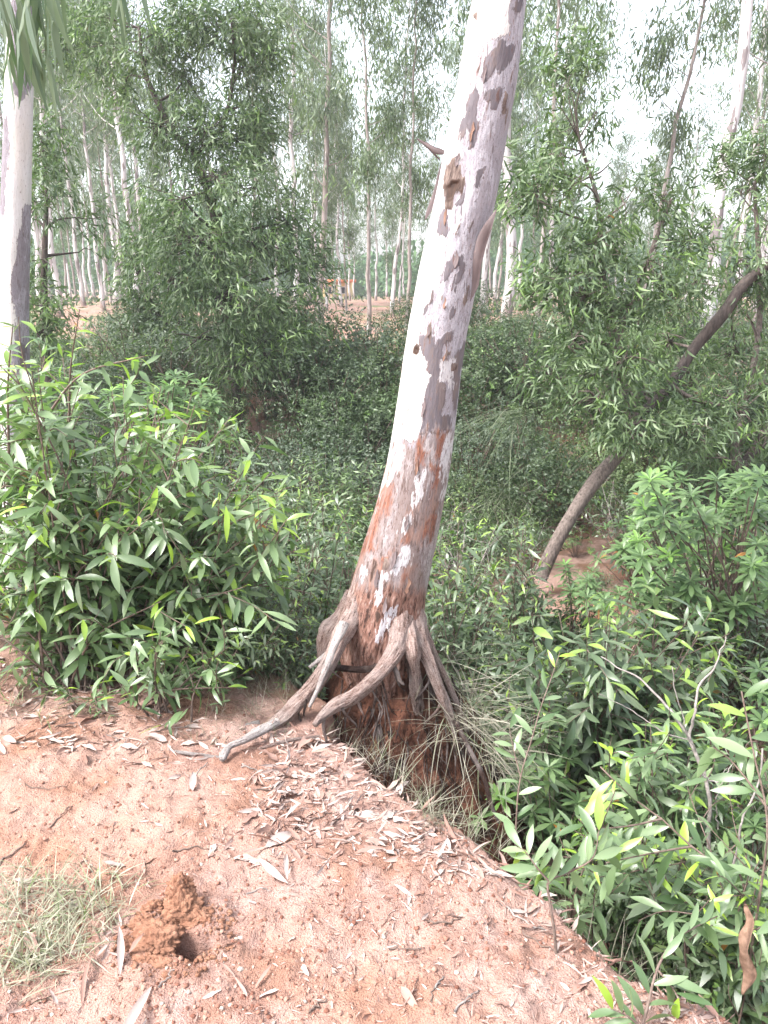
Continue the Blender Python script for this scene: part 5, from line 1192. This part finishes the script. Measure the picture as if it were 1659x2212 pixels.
hb = at(1612, 1960, 1.62); o_ = strip('dead_leaf', [(1612, 1955, 1.62, 6), (1618, 2000, 1.60, 22), (1608, 2060, 1.58, 30), (1622, 2110, 1.57, 26), (1605, 2150, 1.56, 4)], M['dead_leaf'], None, hb, curl=.7, seed=9, jag=.5); o_.location = hb
tag(o_, 'large crumpled brown dead leaf hanging at the right edge', 'leaf')
# ------------------------------------------------------------------ grass tufts
blade_t = [leaf_t(0.0105, 7, d, s, 0, 0.3, 2) for d, s in ((0.55, 0.1), (0.35, -0.1), (0.8, 0.15), (0.15, 0.05))]
blade_b = [leaf_t(0.032, 6, d, s, 0.05, 0.35, 2) for d, s in ((0.5, 0.1), (0.25, -0.1), (0.7, 0.15))]
def tuft(base, n, L, spread, label, mat='dry_grass', temps=None, dirv=(0, 0, 0), group=None, rad=.03, green=.2, up=1.0):
    lm = MB(); P = rng.normal(0, rad, (n, 3)) * [1, 1, .2]
    D = unit(rng.normal(0, spread, (n, 3)) + np.array([0, 0, up]) + dirv); U = unit(np.array([0, 0, 1.0]) + rng.normal(0, .2, (n, 3)))
    bake(lm, temps or blade_t, P, D, U, L * rng.uniform(.35, 1.2, n), (rng.random(n) < green) * rng.uniform(.3, 1, n))
    o = link('grass_tuft', lm.mesh('grass_tuft', M[mat]), None, base); tag(o, label, 'grass', group); return o
GT = 'dry grass tufts on the soil bank'
lab = 'wiry pale grass tuft hanging on the soil bank right of the roots'
for (u, v, Y, n, L, sp, dx) in ((985, 1545, 2.66, 26, .30, .5, .3), (1015, 1580, 2.60, 34, .30, .6, .3), (1045, 1615, 2.56, 40, .28, .6, .5), (960, 1560, 2.58, 24, .26, .6, -.3), (1065, 1650, 2.5, 40, .25, .5, .5),
    (1020, 1530, 2.78, 55, .32, .6, .4), (1055, 1570, 2.76, 60, .30, .6, .5), (1085, 1620, 2.72, 50, .28, .6, .5), (975, 1500, 2.85, 60, .36, .4, .2), (940, 1430, 2.95, 50, .36, .4, .2)):
    tuft(at(u, v, Y), n, L, sp, lab, group=GT, dirv=(dx, -.5, -.1), rad=.035, green=.15, up=.75)
lab = 'dry grass tuft along the ledge edge below the leaning eucalyptus'
for (u, v, z, n, L) in ((905, 1745, -.03, 60, .16), (930, 1775, -.03, 60, .17), (960, 1790, -.05, 40, .16), (820, 1665, -.02, 40, .14), (760, 1625, -.01, 30, .12), (860, 1700, -.03, 40, .13), (720, 1590, 0, 25, .10), (1010, 1815, -.05, 40, .17), (1080, 1850, -.06, 25, .14), (800, 1640, -.02, 30, .12)):
    tuft(on_z(u, v, z), n, L, .6, lab, group='grass tufts along the ledge edge', dirv=(.35, .3, 0), rad=.02, green=.2)
lab = 'fine dry grass tuft among the ground roots at the left of the tree'
for (u, v, n, L) in ((560, 1540, 45, .14), (525, 1555, 45, .13), (480, 1545, 30, .12), (620, 1520, 40, .13), (600, 1590, 30, .09), (650, 1540, 25, .09), (440, 1600, 20, .10), (505, 1590, 26, .09), (560, 1480, 45, .14), (585, 1455, 45, .14), (530, 1500, 40, .12), (615, 1490, 40, .13), (640, 1455, 50, .18), (665, 1430, 40, .16), (600, 1480, 35, .15)):
    p = on_z(u, v); p[2] = tz(p[0], p[1]); tuft(p, n, L, .6, lab, group='fine grass tufts among the roots', rad=.03, green=.35)
lab = 'pale green grass tuft in the patch at the bottom left corner'
for k in range(22):
    u = rng.uniform(-10, 245); v = rng.uniform(1890, 2110)
    if u > 130 and v > 2060: u -= 110
    p = on_z(u, v); p[2] = tz(p[0], p[1])
    tuft(p, 60, .10, .9, lab, 'green_grass', blade_b, group='grass patch at the bottom left', rad=.045, green=.12, up=.55)
for (u, v, lab) in ((30, 1530, 'small green tuft at the left edge under the shrub'), (95, 1560, 'thin green tuft on the leaf littered soil at the left')):
    p = on_z(u, v); p[2] = tz(p[0], p[1]); tuft(p, 16, .11, .5, lab, 'green_grass', blade_b, rad=.02, green=.7)
lab = 'long thin grass tuft in the gully edge at the lower right'
for (u, v, Y, n, L) in ((1250, 1960, 1.85, 30, .22), (1330, 2040, 1.62, 34, .20), (1420, 2060, 1.62, 30, .22), (1180, 1880, 2.05, 26, .2), (1400, 1930, 1.9, 30, .32), (1290, 1930, 2.0, 24, .3), (1560, 2100, 1.5, 24, .2), (1500, 2080, 1.6, 24, .2)):
    p = at(u, v, Y); p[2] = tz(p[0], p[1]); tuft(p, n, L, .3, lab, 'dry_grass', group='long grass along the gully edge', rad=.03, green=.35)
b = at(1130, 900, 8.6); lm_ = tuft((b[0], b[1], b[2]), 64, .9, .25, 'fountain of long drooping grass hanging down the far bank', 'dark_grass', [leaf_t(.009, 7, .9, .1, 0, .3, 2), leaf_t(.009, 7, 1.2, -.1, 0, .3, 2)], dirv=(-.55, -.5, 0), rad=.08, green=.9, up=.6)
b = at(1090, 1080, 8.2); tuft((b[0], b[1], b[2]), 140, .7, .4, 'smaller drooping grass clump low on the far bank', 'dark_grass', [leaf_t(.012, 7, .9, .1, 0, .3, 2)], dirv=(-.2, -.5, 0), rad=.12, green=.6)

# ------------------------------------------------------------------ burrow heap: dug soil round a hole
def lump(base, r, seed, mat, name, parent=None, sq=(1, 1, 1), n=18, amp=.28):
    th = np.linspace(0, math.pi, n); ph = np.linspace(0, 2 * math.pi, 2 * n, endpoint=False)
    T, Pp = np.meshgrid(th, ph, indexing='ij'); d = np.stack([np.sin(T) * np.cos(Pp), np.sin(T) * np.sin(Pp), np.cos(T)], -1)
    k = 1 + amp * fbm(d[..., 0] * 1.6 + seed, d[..., 1] * 1.6, d[..., 2] * 1.6, seed, 4, .6) + amp * .35 * fbm(d[..., 0] * 9, d[..., 1] * 9, d[..., 2] * 9, seed, 3, .7)
    V = (d * k[..., None] * r * np.array(sq)).reshape(-1, 3); m = 2 * n
    i, j = np.meshgrid(np.arange(n - 1), np.arange(m), indexing='ij')
    Q = np.stack([i * m + j, (i + 1) * m + j, (i + 1) * m + (j + 1) % m, i * m + (j + 1) % m], -1).reshape(-1, 4)
    return link(name, mesh_np(name, V, Q, mat, {'rnd': np.full(len(V), .5)}), parent, base)
hp = np.array([HOLE[0], HOLE[1], tz(*HOLE)])
heap = empty('burrow_heap', hp, 'heap of freshly dug orange soil around a dark burrow hole', 'burrow')
for (u, v, z, r, sq, sd_) in ((390, 1935, .055, .038, (1, .8, 1.15), 3), (392, 1975, .025, .052, (1, .9, .9), 5), (325, 1975, .012, .026, (1, .8, .75), 7), (300, 2010, .010, .028, (1.1, .8, .7), 9), (340, 2040, .012, .05, (1.2, .9, .6), 11), (415, 2000, .008, .044, (1.25, .7, .7), 13), (330, 2085, .005, .042, (1.3, .9, .45), 15), (452, 2005, .0, .03, (1, .8, .6), 17), (350, 2110, .0, .026, (1.3, .8, .5), 18), (278, 2055, 0, .026, (1.2, .9, .5), 19)):
    p = on_z(u, v, z) + [0, .02, 0]; lump(p - hp, r, sd_, M['dug'], 'soil_clod', heap, sq, 44, .32)
def spill():
    mb = MB(); n = 900; a = rng.random(n) * 6.283; q = rng.random(n) ** .7
    x = HOLE[0] - .035 + np.cos(a) * q * .16; y = HOLE[1] + .02 + np.sin(a) * q * .13; z = terrain(x, y); r = .0016 + .0085 * rng.random(n) ** 4
    k = np.hypot((x - HOLE[0]), (y - HOLE[1])) > .05; x, y, z, r = x[k], y[k], z[k], r[k]; n = len(x)
    o8 = np.array([[1, 0, 0], [0, 1, 0], [-1, 0, 0], [0, -1, 0], [.6, .6, .8], [-.6, .6, .8], [-.6, -.6, .8], [.6, -.6, .8]], float); qs = np.array([[4, 5, 6, 7], [0, 1, 5, 4], [1, 2, 6, 5], [2, 3, 7, 6], [3, 0, 4, 7]])
    V = np.stack([x, y, z], -1)[:, None] + o8[None] * rng.uniform(.6, 1.3, (n, 8, 3)) * r[:, None, None] - hp
    mb.add(V.reshape(-1, 3), (qs[None] + (np.arange(n) * 8)[:, None, None]).reshape(-1, 4)); link('crumbs', mb.mesh('crumbs', M['dug'], False), heap)['kind'] = 'stuff'
spill()
# ------------------------------------------------------------------ litter: dry leaves and bark strips
dry_t = [leaf_t(wd, 6, d, s, 0.25, 0.42, 3, tw, wv) for wd, d, s, tw, wv in ((.15, .10, .14, 1.1, .09), (.12, -.15, .25, -1.4, .10), (.19, .14, -.12, .8, .14), (.10, .05, .4, 1.6, .08), (.20, -.14, .08, -.8, .16), (.085, .04, -.35, .6, .06), (.30, .14, 0, .8, .14))]
strip_t = [leaf_t(wd, 8, d, s, .35, .5, 3, tw, .05) for wd, d, s, tw in ((.10, .04, .15, .5), (.08, -.05, -.2, -.7), (.13, .03, .06, .3))]
LM = []
for k, (tv, tq) in enumerate(dry_t * 3 + strip_t * 2):
    LM.append(mesh_np('dry_leaf', tv, tq, M['litter'], {'rnd': np.full(len(tv), float(rng.random()))}))
def sample_litter():
    out = []
    zones = [([(560, 1580), (690, 1560), (800, 1650), (920, 1740), (1010, 1810), (1100, 1860), (1010, 1900), (850, 1850), (700, 1800), (560, 1780), (520, 1680), (600, 1640)], 1150, .075),
             ([(470, 1780), (700, 1790), (900, 1860), (700, 1880), (480, 1870)], 90, .09),
             ([(0, 1440), (200, 1480), (420, 1560), (540, 1600), (400, 1650), (200, 1640), (0, 1640)], 560, .075),
             ([(-60, 1340), (110, 1330), (260, 1440), (350, 1540), (120, 1500), (-60, 1450)], 260, .075),
             ([(0, 1650), (420, 1660), (700, 1700), (900, 1950), (1300, 2212), (0, 2212)], 130, .065),
             ([(1000, 1830), (1110, 1850), (1220, 1930), (1340, 2080), (1500, 2160), (1659, 2212), (1400, 2212), (1200, 2060), (1080, 1940)], 260, .06),
             ([(0, 1950), (240, 1930), (300, 2000), (290, 2110), (120, 2150), (0, 2120)], 60, .075),
             ([(200, 1850), (480, 1840), (420, 1900), (240, 1930)], 20, .08),
             ([(640, 1900), (1100, 1950), (1400, 2212), (500, 2212)], 60, .055)]
    for poly, n, L in zones:
        us = [p[0] for p in poly]; vs = [p[1] for p in poly]; k = 0
        while k < n:
            u = rng.uniform(min(us), max(us)); v = rng.uniform(min(vs), max(vs))
            if poly_sd(np.array([u]), np.array([v]), poly)[0] < 0:
                k += 1
                if math.hypot(u - 385, (v - 2020) * .9) > 105: out.append((u, v, L * (.22 + 1.05 * rng.random() ** 2.0), 0))
    for (u, v, L) in ((330, 2150, .17), (180, 2190, .15), (260, 2120, .14), (1130, 1850, .14), (1000, 1830, .16), (880, 1960, .12), (620, 1850, .14), (560, 1855, .16), (90, 2180, .12), (835, 1940, .1)):
        out.append((u, v, L, 1))
    return out
LT = sample_litter()
pp = np.array([on_z(a[0], a[1]) for a in LT]); pp[:, 2] = terrain(pp[:, 0], pp[:, 1]) + rng.uniform(-.002, .005, len(pp))
ll = np.array([a[2] for a in LT]); st = np.array([a[3] for a in LT])
_, _, dd = project(pp); ordr = np.argsort(-(ll / dd) - st); nobj = 290
DD = unit(np.stack([rng.normal(0, 1, len(pp)), rng.normal(0, .8, len(pp)), rng.normal(0.05, .12, len(pp))], -1)); UU = unit(rng.normal(0, .35, (len(pp), 3)) + [0, 0, 1])
XX, YY_, ZZ = frames(DD, UU)
for c, i in enumerate(ordr[:nobj]):
    k = int(rng.integers(0, 21)) if not st[i] else int(21 + rng.integers(0, 6)); s = ll[i]
    nm = 'bark_strip' if k >= 21 else 'dry_leaf'
    o = link(nm, LM[k]); o.matrix_world = Matrix(((XX[i][0] * s, YY_[i][0] * s, ZZ[i][0] * s, pp[i][0]), (XX[i][1] * s, YY_[i][1] * s, ZZ[i][1] * s, pp[i][1]), (XX[i][2] * s, YY_[i][2] * s, ZZ[i][2] * s, pp[i][2]), (0, 0, 0, 1)))
    if k >= 21: tag(o, 'long curled strip of shed bark lying on the red soil', 'bark', 'shed bark strips on the red soil')
    else: tag(o, ('dry pale eucalyptus leaf ' + ('on the leaf strewn strip along the ledge edge' if project(pp[i])[1] < 1950 and project(pp[i])[0] > 430 else 'under the left shrub edge' if project(pp[i])[1] < 1660 else 'on the open red soil near the burrow heap' if project(pp[i])[0] < 640 else 'on the open red soil at the lower right')), 'leaf', 'dry leaves scattered on the red soil')
lm = MB(); rest = ordr[nobj:]
extra_n = 900
bake(lm, dry_t, pp[rest], DD[rest], UU[rest], ll[rest])
frag = np.array([on_z(rng.uniform(-60, 1700), 1450 + 760 * rng.random() ** .9) for _ in range(6500)])
frag = frag[(poly_sd(frag[:, 0], frag[:, 1], LEDGE) < 0) & (vnoise(frag[:, 0] * 2.5, frag[:, 1] * 2.5, 0, 123) + rng.random(len(frag)) > .35)]
frag[:, 2] = terrain(frag[:, 0], frag[:, 1]) + .002; nf = len(frag)
bake(lm, dry_t[:6], frag, unit(np.stack([rng.normal(0, 1, nf), rng.normal(0, 1, nf), rng.normal(.1, .25, nf)], -1)), unit(rng.normal(0, .4, (nf, 3)) + [0, 0, 1]), rng.uniform(.008, .035, nf), 0, rng.random(nf) ** 2)
tag(link('leaf_litter', lm.mesh('leaf_litter', M['litter'])), 'litter of small dry leaves strewn over the red soil', 'leaf litter', kind='stuff')
# twigs
for k, (u, v, L, a) in enumerate(((430, 1665, .12, 1.4), (600, 1705, .13, .1), (640, 1650, .07, 1.7), (545, 1660, .08, -.1), (130, 1760, .10, 1.2), (100, 1700, .14, .1), (360, 2130, .05, .9), (690, 2170, .05, .7), (940, 2140, .06, 1.2), (1010, 2160, .10, .9), (960, 1985, .09, .2), (1050, 1800, .18, -.45), (1020, 1790, .2, -.4), (1110, 1840, .16, -.5), (700, 1760, .1, .5),
                                  (950, 2120, .05, 1.1), (880, 2045, .09, .1), (1180, 2030, .16, -.75), (1130, 1960, .14, -.6), (20, 1850, .10, 1.0), (420, 1835, .12, .2), (560, 1930, .07, .2))):
    p = on_z(u, v); d = np.array([math.cos(a), math.sin(a), 0]); q = np.array([p - d * L / 2, p + [0, .01 * math.sin(k), 0], p + d * L / 2]); q = resample(q, 10); q[:, 2] = terrain(q[:, 0], q[:, 1]) + .004
    q[:, :2] += .003 * rng.normal(0, 1, (10, 2)); V, Q = tube(q - p, np.linspace(.0028, .0014, 10) * rng.uniform(.7, 1.3), 6, .1, k)
    tag(link('twig', mesh_np('twig', V, Q, M['twig' if k % 3 else 'twig_pale']), None, p), 'thin dry twig lying on the red soil', 'twig', 'twigs scattered on the red soil')
# pebbles and crumbs of soil: a mass
def crumbs():
    mb = MB(); n = 17000
    u = rng.uniform(-60, 1700, n); v = 1500 + 730 * rng.random(n) ** .8; p = on_z(u, v)
    k = poly_sd(p[:, 0], p[:, 1], LEDGE) < -.01; p = p[k]; n = len(p)
    dens = vnoise(p[:, 0] * 3, p[:, 1] * 3, 0, 88) + rng.random(n) > .15; p = p[dens]; n = len(p)
    r = .0010 + .0062 * rng.random(n) ** 6
    oct_ = np.array([[1, 0, 0], [0, 1, 0], [-1, 0, 0], [0, -1, 0], [.6, .6, .8], [-.6, .6, .8], [-.6, -.6, .8], [.6, -.6, .8]], float)
    qs = np.array([[4, 5, 6, 7], [0, 1, 5, 4], [1, 2, 6, 5], [2, 3, 7, 6], [3, 0, 4, 7]])
    p[:, 2] = terrain(p[:, 0], p[:, 1])
    V = p[:, None] + (oct_[None] * rng.uniform(.7, 1.3, (n, 8, 3))) * r[:, None, None] * np.array([1, 1, .8])
    Q = qs[None] + (np.arange(n) * 8)[:, None, None]
    mb.add(V.reshape(-1, 3), Q.reshape(-1, 4), rnd=np.repeat(rng.random(n), 8))
    tag(link('soil_crumbs', mb.mesh('soil_crumbs', M['clod'], False)), 'small crumbs of soil and grit over the red ground', 'grit', kind='stuff')
crumbs()

# ------------------------------------------------------------------ far house
def box(name, x0, x1, y0, y1, z0, z1, mat, parent):
    V = np.array([[x, y, z] for z in (z0, z1) for y in (y0, y1) for x in (x0, x1)], float)
    Q = np.array([[0, 2, 3, 1], [4, 5, 7, 6], [0, 1, 5, 4], [2, 6, 7, 3], [0, 4, 6, 2], [1, 3, 7, 5]])
    return link(name, mesh_np(name, V, Q, mat, smooth=False), parent)
def plain(name, c, r=.8):
    m, t = mat_new(name); n = noise_n(t, coord(t), 3, 3); finish(m, t, mix(t, 0.2, c, ramp(t, n, [(.3, g3(.6)), (.7, g3(1))]), 'MULTIPLY'), r); return m
ym, rm, dm = plain('yellow_wall', (.75, .60, .32)), plain('orange_roof', (.55, .17, .08)), plain('dark_opening', (.03, .03, .035))
wm = plain('white_wall', (.75, .72, .68))
Yh = 62.0; hx = x_at(724, Yh, 620); hz = float(at(724, 640, Yh)[2])
house = empty('house', (hx, Yh, hz - .3), 'small yellow house with orange roof edge far beyond the trees', 'house')
ztop = float(at(724, 604, Yh)[2]) - hz + .3
box('wall', -1.2, 1.2, 0, 5, 0, ztop - .22, ym, house)
box('roof', -1.45, 1.45, -.5, 5.5, ztop - .215, ztop, rm, house)
for x0, x1 in ((-.75, -.3), (.25, .8)):
    f = box('window', x0 - .08, x1 + .08, -.04, -.004, .45, ztop - .5, wm, house); box('pane', x0, x1, -.07, -.043, .52, ztop - .57, dm, f)

# ------------------------------------------------------------------ haze
HZ = 0.0018
if HZ > 0:
    V = np.array([[x, y, z] for z in (-3.2, 22) for y in (-32, 232) for x in (-172, 172)], float)
    Q = np.array([[0, 2, 3, 1], [4, 5, 7, 6], [0, 1, 5, 4], [2, 6, 7, 3], [0, 4, 6, 2], [1, 3, 7, 5]])
    m, t = mat_new('haze'); pv = t.nodes.new('ShaderNodeVolumePrincipled'); pv.inputs['Density'].default_value = HZ; pv.inputs['Color'].default_value = (.96, .98, 1, 1); pv.inputs['Anisotropy'].default_value = 0.2
    o = t.nodes.new('ShaderNodeOutputMaterial'); t.links.new(pv.outputs[0], o.inputs['Volume'])
    tag(link('haze', mesh_np('haze', V, Q, m, smooth=False)), 'thin pale air haze over the wood', 'haze', kind='stuff')
print('objects', len(bpy.data.objects), 'tris', sum(len(m.polygons) for m in bpy.data.meshes) * 2)
